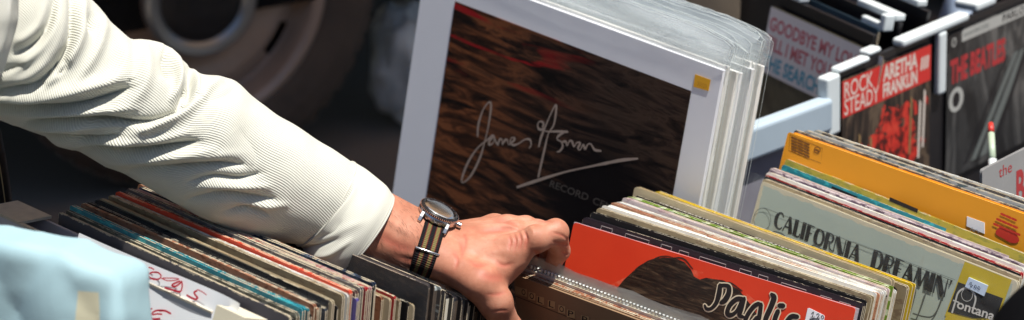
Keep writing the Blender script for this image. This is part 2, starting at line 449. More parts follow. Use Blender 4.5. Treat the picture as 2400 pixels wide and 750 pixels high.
lay(a, u2, b_, u2, R(9), R(12), [
 ('dark record sleeve in grey scuffed plastic, first of the dark row under the wrist', 'black2', 4, 0, 0, 0, P),
 ('dark grey record sleeve in plastic, second of the dark row', 'darkgrey', 5, .8, -.001, .001, P),
 ('black record sleeve with a mustard strip along its top edge', [C['black2'], C['mustard'], DARKEND], 3, .8, .002, .002),
 ('black record sleeve behind the one with a mustard strip', 'black', 5, .8, -.002, .002, P),
 ('glossy black record sleeve in the middle of the dark row under the hand', 'blackplain', 6, 1.2, 0, .002, P),
 ('black record sleeve with brown edge in the shadow of the hand', [C['black2'], C['brown'], DARKEND], 5, 1, 0, .002),
 ('near black record sleeve with one pale worn end below the thumb', 'black', 5, 1, 0, 0),
 ('black record sleeve with a cream open end below the thumb', 'black2', 5, 1, -.001, .001),
 ('last black record sleeve of the dark row below the thumb', 'blackplain', 6, 1, 0, .002),
], G2)

# ------------------------------------------------------------------ records being flipped by the hand
G3 = 'records held in the fingers'
u3 = udir((1208, 644), (1496, 750), .685)
TLp = atz(1203, 642, .685)
kraft = NT('kraft_board'); v = kraft.obj(); n = kraft.noise(v, 9, 6); kraft.col(kraft.mix(n, (.20, .12, .065), (.30, .19, .11))); kraft.rough(.6); kraft.bump(kraft.noise(v, 240, 3), .2, .0006); KRAFT = kraft.m
GOLD = plain('embossed_gold_print', (.42, .30, .16), .5, .2)
def book_marks(f):
    # a line of raised lettering, half lost, over a ruled line
    s = 2400/520
    def P_(x, y): return (1180 + x/s, 590 + y/s)
    f.stroke([P_(90, 462), P_(740, 722), P_(1100, 866)], 1.6, 4, 1)
    f.stroke([P_(55, 420), P_(78, 402), P_(82, 375)], 2.6, 4, 3)
    for ch, x, y, w_, c in (('I', 140, 440, 30, 3), ('O', 196, 458, 42, 4), ('O', 282, 500, 48, 4), ('L', 372, 545, 52, 4), ('L', 492, 590, 52, 4), ('O', 606, 640, 48, 4), ('P', 700, 690, 58, 4), ('P', 850, 752, 60, 4), ('F', 990, 806, 60, 4)):
        f.poly([P_(x-12, y+14), P_(x+w_+16, y+28), P_(x+w_+18, y-52), P_(x-8, y-70)], 3)
        f.text(ch, P_(x, y), P_(x+w_, y+18), P_(x+4, y-62), c, .01)
bk = sleeve(TLp, u3, R(-7), 'brown board record sleeve with raised lettering, pinched between thumb and fingers', [KRAFT, BOARD, INNER, GOLD, BLACK], t=.004, group=G3, marks=book_marks, bow=0)
lay(TLp + hb(u3)*.0055 + Vector((0, 0, .001)), u3, TLp + hb(u3)*.024 + Vector((0, 0, .002)), u3, R(-6), R(-4), [
 ('tan record sleeve right behind the brown board one in the fingers', 'tan', 3, 0, 0, .002),
 ('orange worn record sleeve between tan and white ones in the fingers', 'salmon', 4, .8, 0, .002),
 ('white record sleeve behind the orange one in the fingers', 'white', 5, .6, .003, .003),
 ('dark record sleeve in a milky plastic bag with a crimped seam', 'darkgrey', 5, 2, .002, .006, dict(plastic=MILK, up=.015, pl_out=.005)),
 ('grey record sleeve in a loose milky plastic bag nearest the red cover', 'speck', 5, 3, -.006, .008, dict(plastic=MILK, up=.018, pl_out=.007)),
], G3)
# the crimped seam of the plastic bag
for o in list(bpy.data.objects):
    if o.get('label', '').startswith('dark record sleeve in a milky'):
        mb = MB()
        for i in range(74):
            x = .004 + i*.0042; mb.tube([(x, -.0026, .3110), (x+.0024, -.0026, .3195)], .0012, 6, 0)
        mb.build('crimped_seam', plain('seam_plastic', (.70, .72, .70), .25, .1), o)

# ------------------------------------------------------------------ crate with the red cover
G4 = 'records behind the red cover'
ZP = .69
A = atz(1345, 520, ZP); uA = udir((1345, 520), (1987, 716), ZP)
B = atz(1487, 447, ZP); uB = udir((1487, 447), (2101, 671), ZP)
redm = NT('red_print'); v = redm.obj(); n = redm.noise(v, 12, 6); redm.col(redm.mix(n, (.58, .030, .012), (.74, .066, .022))); tcr = redm.n('ShaderNodeTexCoord').outputs['Object']; vd = redm.n('ShaderNodeVectorMath', operation='DISTANCE'); redm.l(tcr, vd.inputs[0]); vd.inputs[1].default_value = (.157, 0, .157)
rg = redm.math('COMPARE', vd.outputs['Value'], .142); rg.node.inputs[2].default_value = .006; sw = redm.ramp(redm.noise(v, 40, 6, .75), [(.50, 0.), (.66, .5)])
pc = redm.ramp(redm.noise(v, 26, 7, .75), [(.60, 0.), (.78, .55)]); cc_ = redm.b.inputs['Base Color'].links[0].from_socket
cc_ = redm.mix(redm.math('MULTIPLY', rg, sw), cc_, (.80, .28, .16)); cc_ = redm.mix(pc, cc_, (.46, .018, .010)); redm.col(cc_); redm.bump(redm.noise(v, 9, 5, .6), .12, .004)
redm.rough(.34); redm.set(Specular_IOR_Level=.4); RED = redm.m
hair = NT('hair_print'); v = hair.obj(scale=(12, 1, 95), rot=(0, R(38), 0)); n = hair.noise(v, 2.2, 7, .6, 2.2)
hair.col(hair.ramp(n, [(.36, (.006, .004, .003)), (.50, (.022, .013, .008)), (.60, (.055, .034, .020)), (.74, (.12, .078, .045))])); hair.rough(.36); HAIR = hair.m
CREAMINK = plain('cream_ink', (.66, .56, .40), .5, .08); INK = plain('black_ink', (.010, .008, .008), .5, .2)
def red_marks(f):
    f.poly([(1446, 676), (1462, 656), (1486, 634), (1510, 619), (1530, 609), (1556, 603), (1584, 605), (1604, 614), (1620, 632), (1627, 648), (1640, 655), (1655, 651), (1672, 654), (1696, 657), (1712, 667), (1734, 681), (1748, 700), (1768, 724), (1800, 800), (1500, 790)], 3)
    for st in ([(1500, 660), (1528, 612), (1560, 600), (1590, 608)], [(1480, 660), (1510, 618), (1545, 604)], [(1600, 640), (1590, 612), (1560, 604)], [(1690, 672), (1710, 662), (1740, 682)], [(1560, 607), (1600, 605), (1624, 630)], [(1470, 668), (1490, 632), (1520, 612)]): f.stroke(st, [1, 3, 2, .6][:len(st)], 6, 4)
    rnd = random.Random(4)
    for k in range(0):      # loose strands along the edge of the hair
        x = 1448 + k*11; y = 668 - 62*math.sin(min(1, k/16)*math.pi*.62) + (k > 16)*(k-16)*3
        f.stroke([(x-8, y+22), (x+4, y+4), (x+26, y-3+rnd.uniform(-4, 3)), (x+46, y+6+rnd.uniform(-3, 6))], [3, 2.2, 1.6, .5], 3, 4)
    s = 1765/400
    def Q(L): return [(1600 + p[0]/s, 580 + p[1]/s, *p[2:]) for p in L]
    words = [
     [(232, 600, 26), (252, 634, 34), (300, 630, 34), (352, 570, 44), (380, 480, 54), (392, 392, 44)],           # P stem and hook
     [(385, 395, 36), (440, 392, 36), (482, 410, 46), (478, 480, 54), (440, 545, 54), (402, 570, 40)],             # P bowl
     [(620, 530, 40), (560, 535, 46), (490, 600, 46), (465, 680, 46), (500, 700, 42), (560, 660, 34), (612, 560, 36)],  # a
     [(640, 530, 40), (610, 640, 46), (590, 700, 44), (640, 720, 26)],
     [(790, 580, 40), (740, 610, 44), (680, 690, 44), (650, 780, 44), (700, 800, 40), (770, 720, 30)],            # g
     [(815, 590, 42), (800, 700, 46), (770, 830, 46)],
     [(925, 485, 36), (950, 520, 56), (915, 620, 54), (870, 720, 52), (850, 800, 46)],                            # l
     [(990, 660, 48), (965, 720, 50), (945, 800, 46)],                                                            # i
     [(1005, 600, 44), (1045, 602, 46)],
     [(1190, 715, 42), (1130, 715, 48), (1080, 770, 46), (1060, 830, 44)]]                                         # last letter
    for halo, mi, lift in ((1, 4, .00055), (0, 5, .00085)):
        for i, st in enumerate(words):
            q = Q(st); f.stroke(q, [(p[2] + 24*halo)/s for p in q], mi, 5, lift + i*.00002)
pg, pgM = sleeve(A, uA, R(19), 'bright red record cover with dark hair and black script, front of its crate', [RED, BOARD, INNER, HAIR, CREAMINK, INK, plain('dark_hair_strand', (.03, .018, .012), .45, .2)], t=.0042, group=G4, marks=red_marks, plastic=None)
lavf = film('lavender_film', .35, (.62, .55, .60), .25)
mbp = MB(); panel(mbp, .317, .0032, .0006, .0034, 0, 0, 0, z0=.3148, seed=5); mbp.build('plastic_cover', lavf, pg)
STICK = plain('sticker_paper', (.78, .79, .84), .6, .03)
def st_draw(f):
    f.stroke([(1903, 735), (1908, 731), (1905, 742)], 1.4, 1, 3, .0009); f.stroke([(1901, 743), (1911, 743)], 1.2, 1, 2, .00092)
    f.stroke([(1915, 737), (1919, 735), (1921, 739), (1916, 745), (1923, 745)], 1.3, 1, 3, .0009); f.stroke([(1926, 741), (1930, 739), (1932, 744), (1928, 747), (1926, 741)], 1.2, 1, 3, .0009)
    f.stroke([(1899, 748), (1915, 747), (1922, 751)], 2.2, 1, 3, .00094)
s = 1765/400
box_sticker(pg, pgM, [(1600+a/s, 580+b/s) for a, b in ((1272, 740), (1296, 628), (1312, 626), (1462, 700), (1470, 720), (1452, 800), (1430, 812), (1262, 760))], STICK, ink=INK, draw=st_draw)
def tick_marks(f):
    pass
blk = cover('cover_black_white_ticks', (.016, .012, .018), .12)
def blk_marks(f):
    # little white outlined boxes along the top edge of the black cover
    for x0, x1, y in ((1410, 1436, 529), (1467, 1522, 547), (1551, 1575, 572), (1593, 1615, 586), (1641, 1702, 601), (1735, 1762, 629), (1779, 1801, 643), (1832, 1890, 662), (1924, 1950, 692), (1968, 1994, 706)):
        sl_ = .31*(x1-x0); f.stroke([(x0-2, y+8), (x0, y), (x1, y+sl_), (x1-2, y+sl_+8)], 1.3, 3, 1)
d = B - A
def along(f_, u_off=0): 
    u = uA.lerp(uB, f_).normalized(); return A + d*f_ + u*u_off, u
TL, u = along(.10, .004); sleeve(TL + Vector((0, 0, .0035)), u, R(18), 'black record sleeve with small white outlined boxes along its top, behind the red cover', [blk, blk, INNER, plain('white_ink', (.5, .48, .46), .5, .1)], t=.004, group=G4, marks=blk_marks)
a1, ua = along(.24, .003); b1, ub = B, uB
lay(a1 + Vector((0, 0, .004)), ua, b1, ub, R(17), R(15), [
 ('black record sleeve with a badly worn speckled top behind the white boxes one', cover('cover_black_chipped', (.016, .018, .024), 1.2, wc=(.66,.6,.48), spots=(.2,.24,.28)) and [C['black'], C['navy'], BOARD], 4, 0, 0, 0),
 ('cream record sleeve with frayed top behind the worn black one', 'creamdark', 4, .6, .003, .002),
 ('broad white record sleeve in the middle of the crate behind the red cover', 'white', 8, .6, .004, .003),
 ('tan record sleeve with a tiny red mark behind the broad white one', 'salmon', 4, 1.0, .003, .004),
 ('white record sleeve in front of the black one, behind the tan', 'white', 4, .6, .002, .005),
 ('thin black record sleeve between two white ones near the green', 'black', 2, .7, -.002, .006),
 ('pale grey white record sleeve just before the green flowered one', 'palepink', 4, .5, .003, .005),
 ('green flowered record sleeve in the crate behind the red cover', 'green', 5, .6, .002, .005),
 ('white record sleeve directly behind the green flowered one', 'white', 3, .5, -.001, .007),
 ('black record sleeve with small white spine print before the last cream one', [C['blackplain'], BOARD, INNER, SPW], 4, .6, -.001, .006, dict(marks=spine_marks)),
], G4)
TL = B + Vector((0, 0, .005)); o, M_ = sleeve(TL, uB, R(15), 'thick cream record sleeve standing highest behind the green flowered one', ms('cream'), t=.006, group=G4)
TL = B + hb(uB)*.012 + uB*.010 + Vector((0, 0, -.003)); sleeve(TL, uB, R(14), 'cream edged record sleeve hidden between the thick cream and the yellow one', ms('creamdark'), t=.004, group=G4)
TL = B + hb(uB)*.018 + uB*.012 + Vector((0, 0, -.002)); sleeve(TL, uB, R(14), 'yellow record sleeve at the back of the crate with the red cover', [C['yellow'], C['yellow'], C['navy']], t=.006, group=G4)
# ------------------------------------------------------------------ crate with the grey cover
G5 = 'records behind the grey cover'
greyc = NT('grey_green_print'); v = greyc.obj(); n = greyc.noise(v, 10, 6, .6); n2 = greyc.noise(v, 46, 6, .7)
c = greyc.mix(n, (.36, .42, .37), (.48, .535, .46)); c = greyc.mix(greyc.math('MULTIPLY', greyc.ramp(n2, [(.60, 0.), (.74, 1.)]), .55), c, (.38, .33, .24))
uvn = greyc.n('ShaderNodeUVMap', uv_map='edge').outputs[0]; sp = greyc.n('ShaderNodeSeparateXYZ'); greyc.l(uvn, sp.inputs[0])
dd = greyc.math('MINIMUM', sp.outputs[0], sp.outputs[1]); lim = greyc.math('MULTIPLY', greyc.noise(v, 70, 6, .7), .0085)
c = greyc.mix(greyc.math('GREATER_THAN', lim, dd), c, (.60, .54, .40)); greyc.col(c); greyc.rough(.42); greyc.bump(n2, .15, .0006); GREYC = greyc.m
HAIRLINE = plain('thin_grey_ink', (.10, .11, .10), .5, .1); YEL = plain('yellow_print', (.58, .42, .015), .45, .14, 40)
T, th = .30, .09
DECO = {
 'C': (.66, [[(.88, .80, .085), (.70, .97, .085), (.45, .97, .10), (.22, .75, .24), (.16, .48, .27), (.24, .20, .22), (.48, .03, .10), (.75, .03, .085), (.92, .18, .085)]]),
 'A': (.72, [[(.04, .0, .085), (.48, 1., .085)], [(.50, .97, .20), (.80, .0, .30)], [(.2, .32, .085), (.7, .32, .085)]]),
 'L': (.52, [[(.28, .02, T), (.28, .98, T)], [(.3, .02, .085), (.85, .03, .085), (.98, .22, .085)]]),
 'I': (.34, [[(.5, .0, T), (.5, 1., T)]]),
 'F': (.56, [[(.28, .0, T), (.28, 1., T)], [(.3, .97, .085), (.95, .97, .06)], [(.3, .52, .085), (.8, .52, .06)]]),
 'O': (.78, [[(.52, .97, .06), (.28, .86, .22), (.20, .5, .29), (.28, .14, .22), (.52, .03, .06)], [(.52, .97, .085), (.78, .85, .14), (.88, .5, .18), (.78, .15, .14), (.52, .03, .085)]]),
 'R': (.66, [[(.22, .0, T), (.22, 1., T)], [(.3, .97, .085), (.7, .95, .10), (.84, .74, .15), (.7, .52, .08), (.4, .48, .085)], [(.5, .48, .06), (.72, .1, .08), (1., .02, .085)]]),
 'N': (.78, [[(.08, .0, .06), (.08, 1., .06)], [(.2, .97, .30), (.74, .03, .30)], [(.92, .0, .06), (.92, 1., .06)]]),
 'D': (.76, [[(.2, .0, T), (.2, 1., T)], [(.3, .97, .085), (.65, .92, .14), (.86, .5, .20), (.65, .08, .14), (.3, .03, .085)]]),
 'E': (.58, [[(.26, .0, T), (.26, 1., T)], [(.3, .97, .085), (.95, .97, .06)], [(.3, .52, .085), (.8, .52, .06)], [(.3, .03, .085), (.98, .04, .06)]]),
 'M': (.92, [[(.05, .0, .085), (.18, 1., .085)], [(.22, .97, .26), (.46, .08, .22)], [(.48, .05, .085), (.74, 1., .085)], [(.78, .97, .26), (.92, .0, .28)]]),
 "'": (.30, [[(.5, 1., .14), (.42, .74, .06)]]), ' ': (.62, []),
}
def grey_marks(f):
    f.letters('CALIFORNIA', DECO, (1812, 531), (2014, 616), (1820, 494), 5)
    f.letters("DREAMIN'", DECO, (2040, 626), (2228, 702), (2049, 584), 5)
    f.stroke([(1792, 487), (2010, 572), (2234, 658)], 1.2, 6, 1); f.stroke([(2000, 566), (2240, 656)], .8, 6, 1)
    f.stroke([(1787+20*math.cos(k*.2618)+1, 514+26*math.sin(k*.2618)) for k in range(25)], 1.4, 6, 1)
    for st in ([(1806, 572), (1811, 546), (1826, 545), (1840, 553), (1841, 566), (1832, 582)], [(1854, 560), (1850, 580), (1846, 600)], [(1884, 574), (1880, 596), (1870, 610)],
               [(1897, 600), (1904, 576), (1920, 580), (1931, 592), (1928, 612), (1920, 630)], [(1970, 622), (1978, 610), (1990, 611), (2000, 622), (1998, 634)],
               [(2019, 622), (2012, 650)], [(2044, 636), (2038, 664)], [(2066, 668), (2076, 648), (2092, 650), (2102, 664), (2098, 690), (2090, 716)],
               [(2110, 745), (2122, 676), (2134, 664), (2146, 674), (2146, 692), (2130, 750)], [(2173, 682), (2160, 722), (2146, 756)], [(2142, 735), (2166, 742), (2186, 742), (2200, 724), (2213, 690)]):
        f.stroke(st, 3.4, 6, 4)
    # yellow panel with a dark picture and the label's mark
    f.poly([(2262, 613), (2372, 656), (2330, 776), (2215, 740)], 4, .0004)
    f.poly([(2247, 661), (2352, 699), (2336, 745), (2280, 745), (2222, 730)], 5, .0007)
    f.poly([(2222, 731), (2330, 770), (2320, 800), (2200, 790)], 4, .0008)
    f.stroke([(2233, 732), (2241, 705), (2246, 688), (2256, 678), (2270, 676), (2282, 684), (2288, 700), (2283, 722)], 4.2, 7, 4, .0010)
    f.stroke([(2258+13*math.cos(k*.2618)+10, 691+15*math.sin(k*.2618)) for k in range(25)], 1.2, 7, 1, .0011)
    f.stroke([(2236, 704), (2249, 709)], 3, 7, 1, .00105)
    f.text('ontana', (2243, 722), (2330, 752), (2248, 704), 7, .02)
ZG = .70
Ag = atz(1786, 424, ZG); ug = udir((1786, 424), (2372, 654), ZG)
WINK = plain('white_print', (.60, .58, .54), .5, .1)
gc, gM = sleeve(Ag, ug, R(19), 'grey green record cover with bold black capitals and a yellow corner panel', [GREYC, GREYC, INNER, BOARD, YEL, INK, HAIRLINE, WINK], t=.0045, group=G5, marks=grey_marks, plastic=FILM, up=.006, pl_out=.016)
def st2(f):
    f.stroke([(2275, 664), (2280, 662), (2279, 667), (2283, 669), (2277, 672)], 1.6, 1, 3, .0022)
    for x, y in ((2289, 672), (2297, 675)): f.stroke([(x-3, y), (x, y-4), (x+3, y+1), (x, y+4), (x-3, y)], 1.5, 1, 3, .0022)
box_sticker(gc, gM, [(2264, 672), (2273, 650), (2317, 669), (2308, 694)], plain('blue_white_sticker', (.55, .66, .82), .6, .085), ink=plain('blue_pen', (.12, .14, .2), .5), draw=st2, lift=.0018)
white_edge = MB(); panel(white_edge, .02, .30, 0, .006, 0, 0, 0, seed=77)
o = sleeve(Ag - ug*.026 - Vector((0, 0, .004)) + hb(ug)*.002, ug, R(19), 'white record sleeve whose spine stands out left of the grey green cover', ms('white'), t=.005, group=G5, name='record_sleeve', w=.020*1.0 + .28)[0] if False else None
def one(p, z, q, lean, label, mats, **k):
    u = udir(p, q, z); return sleeve(atz(*p, z), u, lean, label, mats, group=G5, **k)
one((1789, 417), .702, (2372, 642), R(18), 'yellowed cream record sleeve directly behind the grey green cover', ms('creamdark'), t=.004)
one((1792, 411), .701, (2372, 634), R(18), 'thin black record sleeve behind the yellowed cream one', ms('black'), t=.003)
one((1795, 408), .702, (2372, 630), R(18), 'red record sleeve whose worn edge shows toward the far end', [C['red'], cover('cover_red_chipped', (.45, .02, .02), .9, wc=(.72,.66,.55)), INNER], t=.004)
one((1797, 402), .704, (2385, 624), R(18), 'broad white record sleeve behind the red one', ms('white'), t=.006)
one((1803, 396), .704, (2390, 616), R(18), 'dark purple record sleeve with a speckled worn top', ms('purple'), t=.004)
one((1806, 391), .704, (2400, 612), R(17), 'pale pink record sleeve behind the speckled purple one', ms('palepink'), t=.004)
def teal_marks(f):
    for p, q, h_ in (((1950, 436), (2010, 461), 9), ((2030, 474), (2070, 490), 8), ((2110, 512), (2180, 542), 10), ((2200, 552), (2300, 592), 12)):
        f.poly([p, q, (q[0]-2, q[1]+h_), (p[0]-2, p[1]+h_)], 3)
one((1834, 384), .706, (2400, 606), R(17), 'bright teal record sleeve with black blocks under the mustard one', [C['teal'], C['teal'], INNER, INK], t=.004, marks=teal_marks, bow=0)
def must_marks(f):
    for p, q, h_ in (((2086, 462), (2152, 490), 9),): f.poly([p, q, (q[0]-2, q[1]+h_), (p[0]-2, p[1]+h_)], 3)
one((1842, 371), .711, (2400, 594), R(17), 'mustard yellow record sleeve in front of the amber box', [C['mustard'], C['green'], INNER, INK], t=.004, marks=must_marks, bow=0)
RINK = plain('red_ink', (.55, .03, .015), .5, .12); BINK = plain('brown_ink', (.20, .075, .012), .5, .15)
def amber_marks(f):
    s = 1368/620
    def P_(x, y): return (1780 + x/s, 280 + y/s)
    f.stroke([P_(160, 78), P_(326, 150), P_(318, 226), P_(152, 160), P_(160, 78)], 1.0, 4, 1)
    for k in range(5):
        for seg in range(3):
            x = 168 + seg*32; y = 92 + k*16 + seg*13.6; f.stroke([P_(x, y), P_(x+25, y+10.5)], 4.2, 4, 1)
    f.stroke([(P_(300, 158)[0]+7*math.cos(a*.524), P_(300, 158)[1]+7*math.sin(a*.524)) for a in range(13)], 2.2, 4, 1)
    f.stroke([P_(290, 158), P_(310, 166)], 4, 4, 1)
    f.poly([(P_(1285, 596)[0]+(26+4*math.sin(a*1.1))*math.cos(a*.393), P_(1285, 596)[1]+(17+3*math.sin(a*.9))*math.sin(a*.393)+8*math.cos(a*.393)) for a in range(16)], 3)
    for k, (x, y, wd) in enumerate(((1252, 488, 80), (1230, 515, 120), (1215, 540, 140))):
        for j in range(int(wd/26)): f.stroke([P_(x+j*28, y+j*12), P_(x+j*28+20, y+j*12+9)], 5, 3, 1)
am, aM = one((1847, 308), .737, (2400, 501), R(17), 'amber orange boxed record set with a small brown print block', [C['amber'], C['amber'], INNER, RINK, BINK], t=.010, marks=amber_marks, bow=0)
def st3(f):
    f.stroke([(2276, 540), (2280, 533), (2283, 542), (2290, 538), (2296, 546)], 1.2, 1, 3, .0012)
box_sticker(am, aM, [(2266, 530), (2267, 507), (2308, 522), (2308, 548)], STICK, ink=plain('pale_pen', (.35, .4, .45), .5), draw=st3)
one((1862, 303), .736, (2400, 492), R(16), 'dark grey record sleeve directly behind the amber box', ms('darkgrey'), t=.004)
one((1886, 303), .737, (2400, 480), R(16), 'grey speckled record sleeve second behind the amber box', ms('speck'), t=.004)
one((1908, 303), .738, (2400, 470), R(16), 'pale record sleeve with blue and pink flecks behind the amber box', [C['darkgrey'], cover('cover_pale_flecks', (.62, .60, .56), .6, spots=(.2,.4,.45)), INNER], t=.004)
one((1930, 310), .735, (2400, 464), R(16), 'white record sleeve last behind the amber box', ms('white'), t=.004)

# ------------------------------------------------------------------ mounted prints
G6 = 'mounted prints in clear bags'
MAT = plain('white_mount', (.83, .84, .90), .7, .03, 40)
art = NT('dark_swirl_print'); v = art.obj(scale=(6, 1, 42), rot=(0, R(24), 0)); nA = art.noise(v, 1.5, 7, .62, 1.4)
v2 = art.obj(scale=(4, 1, 34), rot=(0, R(-2), 0)); nB = art.noise(v2, 1.3, 4, .5, .9)
tc = art.n('ShaderNodeTexCoord').outputs['Object']; sp = art.n('ShaderNodeSeparateXYZ'); art.l(tc, sp.inputs[0])
base = art.ramp(nA, [(.36, (.005, .003, .003)), (.46, (.024, .010, .006)), (.53, (.085, .030, .014)), (.60, (.21, .070, .028)), (.68, (.07, .028, .014)), (.78, (.18, .07, .035))])
greyer = art.ramp(nA, [(.36, (.006, .005, .005)), (.48, (.028, .017, .014)), (.56, (.060, .036, .026)), (.64, (.020, .014, .012)), (.76, (.13, .060, .036))])
# brighter brown to the left, smoky grey to the right
kx = art.n('ShaderNodeMapRange'); art.l(sp.outputs[0], kx.inputs[0]); kx.inputs[1].default_value = .12; kx.inputs[2].default_value = .32
c = art.mix(kx.outputs[0], base, greyer)
kz = art.n('ShaderNodeMapRange'); art.l(sp.outputs[2], kz.inputs[0]); kz.inputs[1].default_value = .335; kz.inputs[2].default_value = .375
rm = art.math('MULTIPLY', art.ramp(nB, [(.57, 0.), (.63, 1.)]), kz.outputs[0])
kq = art.n('ShaderNodeMapRange'); art.l(sp.outputs[0], kq.inputs[0]); kq.inputs[1].default_value = .30; kq.inputs[2].default_value = .20
rm = art.math('MULTIPLY', rm, kq.outputs[0]); c = art.mix(rm, c, (.30, .012, .014)); dk = art.n('ShaderNodeVectorMath', operation='DISTANCE'); art.l(tc, dk.inputs[0]); dk.name = 'dark_centre'; dkr = art.n('ShaderNodeMapRange'); dkr.name = 'dark_range'
art.l(art.math('ADD', dk.outputs['Value'], art.math('MULTIPLY', art.math('SUBTRACT', nA, .5), .10)), dkr.inputs[0]); dkr.inputs[1].default_value = .055; dkr.inputs[2].default_value = .105
c = art.mix(dkr.outputs[0], (.006, .004, .005), c)
art.col(c); art.rough(.5); art.set(Specular_IOR_Level=.06); ART = art.m
SIG = plain('silver_ink', (.40, .31, .26), .6, .2, 60, spec=.1); DIM = plain('dim_brown_ink', (.055, .042, .036), .5, .1)
ZQ = .82; WQ, HQ = .472, .45
uq = udir((1245, 0), (1695, 165), ZQ); TRq = atz(1695, 165, ZQ); TLq = TRq - uq*WQ
uu, yy, zz = basis(uq, R(11.5)); MQ = mat4(TLq - zz*HQ, uu, yy, zz)
qd = Face(MQ, MB()).loc(1400, 500); art.t.nodes['dark_centre'].inputs[1].default_value = (qd.x, 0, qd.y)
def mounted(M, label, front=False):
    r = empty('mounted_print', None, label, 'art print', G6, M)
    mb = MB(); mb.box(0, WQ, 0, .0054, 0, HQ); mt = mb.build('mount_board', MAT if front else plain('white_mount_' + ('ivory', 'cool', 'warm')[int(abs(M.translation.x)*1e5) % 3], ((.81, .80, .76), (.82, .83, .84), (.82, .81, .78))[int(abs(M.translation.x)*1e5) % 3], .7, .03, 40), r)
    for p_ in (mt,): 
        bv = p_.modifiers.new('b', 'BEVEL'); bv.width = .0005; bv.segments = 2
    if front:
        m2 = MB(); f = Face(M, m2)
        q = [f.loc(*p) for p in ((1067, 6), (1621, 210), (1578, 520))]
        x0, x1 = q[0].x, q[1].x; zt = (q[0].y + q[1].y)/2
        m2.box(x0, x1, -.0008, .0, .04, zt, 0)
        f.k = 45
        s = 1366/510
        def S(L): return [(1050 + p[0]/s, 220 + p[1]/s) for p in L]
        for st, wd in (([(190, 265), (196, 190), (225, 100), (262, 52), (275, 75), (262, 180), (240, 280), (205, 400), (150, 510), (100, 556), (92, 530), (130, 430), (190, 340), (250, 290), (285, 262), (296, 280), (285, 310), (262, 318), (268, 290), (295, 275), (305, 300), (318, 318)], 18),
                       ([(318, 318), (330, 285), (345, 290), (345, 318), (362, 290), (378, 290), (385, 318), (410, 300), (425, 280), (405, 275), (395, 300), (415, 322), (450, 310), (490, 285), (520, 288), (526, 320), (515, 340)], 16),
                       ([(575, 330), (590, 270), (630, 170), (670, 85), (685, 80), (670, 190), (635, 250), (610, 350), (572, 520)], 19),
                       ([(605, 225), (575, 220), (568, 190), (585, 172), (605, 185), (600, 215), (625, 235), (690, 235), (755, 238)], 17),
                       ([(735, 240), (700, 262), (690, 285), (715, 300), (725, 330), (705, 360), (690, 362)], 17),
                       ([(725, 300), (745, 300), (752, 325), (768, 295), (785, 300), (795, 330), (815, 305), (835, 310), (820, 340), (835, 350), (855, 318), (865, 345), (885, 315), (905, 318), (925, 350), (965, 358)], 17),
                       ([(440, 585), (560, 545), (740, 490), (900, 455), (1010, 432)], 21), ([(1010, 432), (1100, 415), (1195, 406)], 22)):
            f.stroke(S(st), [wd/s*(.72 + .28*math.sin(i_*1.9)) for i_ in range(len(st))], 1, 5)
        f.text('RECORD', S([(640, 582)])[0], S([(880, 672)])[0], S([(652, 540)])[0], 2, .012)
        f.text('CENTRE', S([(910, 688)])[0], S([(1140, 780)])[0], S([(922, 646)])[0], 2, .012)
        m2.build('print', [ART, SIG, DIM, plain('black_field', (.006, .004, .004), .6, .3, spec=.04)], r)
        ts = [f.loc(*p) for p in ((1626, 203), (1630, 174), (1666, 187), (1661, 213))]
        m3 = MB(); f3 = Face(M, m3); m3.add([(v.x, -.0007, v.y) for v in ts] + [(v.x, -.0002, v.y) for v in ts], [(0, 1, 2, 3)] + [(k, (k+1) % 4, 4+(k+1) % 4, 4+k) for k in range(4)], 0)
        f3.k = 36
        for k in range(5): f3.stroke([(1637+k*4.6, 190+k*1.7), (1638.5+k*4.6, 197+k*1.7), (1636+k*4.6, 200+k*1.7)], 1.2, 1, 2)
        m3.build('price_sticker', [plain('orange_sticker', (.80, .40, .012), .55, .085), plain('faded_ink', (.42, .17, .02), .5)], r)
    # loose clear bag, standing above the mount and crumpled at its top
    rnd = random.Random(int(M.translation.y*1e4)); mb = MB(); nx, nz = 36, 8
    for y in (-.0024, .0062):
        vs = []; fs = []
        hup = rnd.uniform(.029, .040); ph_ = rnd.uniform(0, 6)
        for i in range(nx+1):
            for k in range(nz+1):
                x = -.003 + (WQ+.009)*i/nx
                z = HQ*k/4 if k <= 4 else HQ + hup*(k-4)/4
                up = max(0, (z-HQ)/hup)
                yy_ = y + (math.sin(i*.33+k*1.1+ph_)*.0012*up + rnd.uniform(-1, 1)*.0006*up) + (.002*up if y > 0 else .003*up)
                if x > WQ: yy_ = y*.4 + rnd.uniform(-1, 1)*.002
                vs.append((x + rnd.uniform(-.0006, .0006)*up, yy_, z - (.007*(max(0, (i-nx+5))/5)**2 if k == nz else 0) + rnd.uniform(-.0007, .0007)*up))
        for i in range(nx):
            for k in range(nz): a = i*(nz+1)+k; fs.append((a, a+nz+1, a+nz+2, a+1))
        mb.add(vs, fs, 0)
    for o_ in (0, len(mb.v)//2):      # pale threads paint a glint along the film's mouth and side
        mb.tube([mb.v[o_ + i*(nz+1) + nz] for i in range(nx+1)], .00022, 4, 1, False); mb.tube([mb.v[o_ + nx*(nz+1) + k] for k in range(nz+1)], .00022, 4, 1, False)
    mb.build('clear_bag', [BAG, EDGE_GLINT], r, smooth=True)
    return r
bagm = NT('clear_bag_film'); v = bagm.obj(scale=(.22, 1, 3.0), rnd=True); n = bagm.noise(v, 16, 4, .6, 1.0)
bagm.col((.80, .85, .87)); bagm.rough(.07); bagm.set(Specular_IOR_Level=.65); bagm.bump(n, .35, .004)
tz = bagm.n('ShaderNodeTexCoord').outputs['Object']; spz = bagm.n('ShaderNodeSeparateXYZ'); bagm.l(tz, spz.inputs[0])
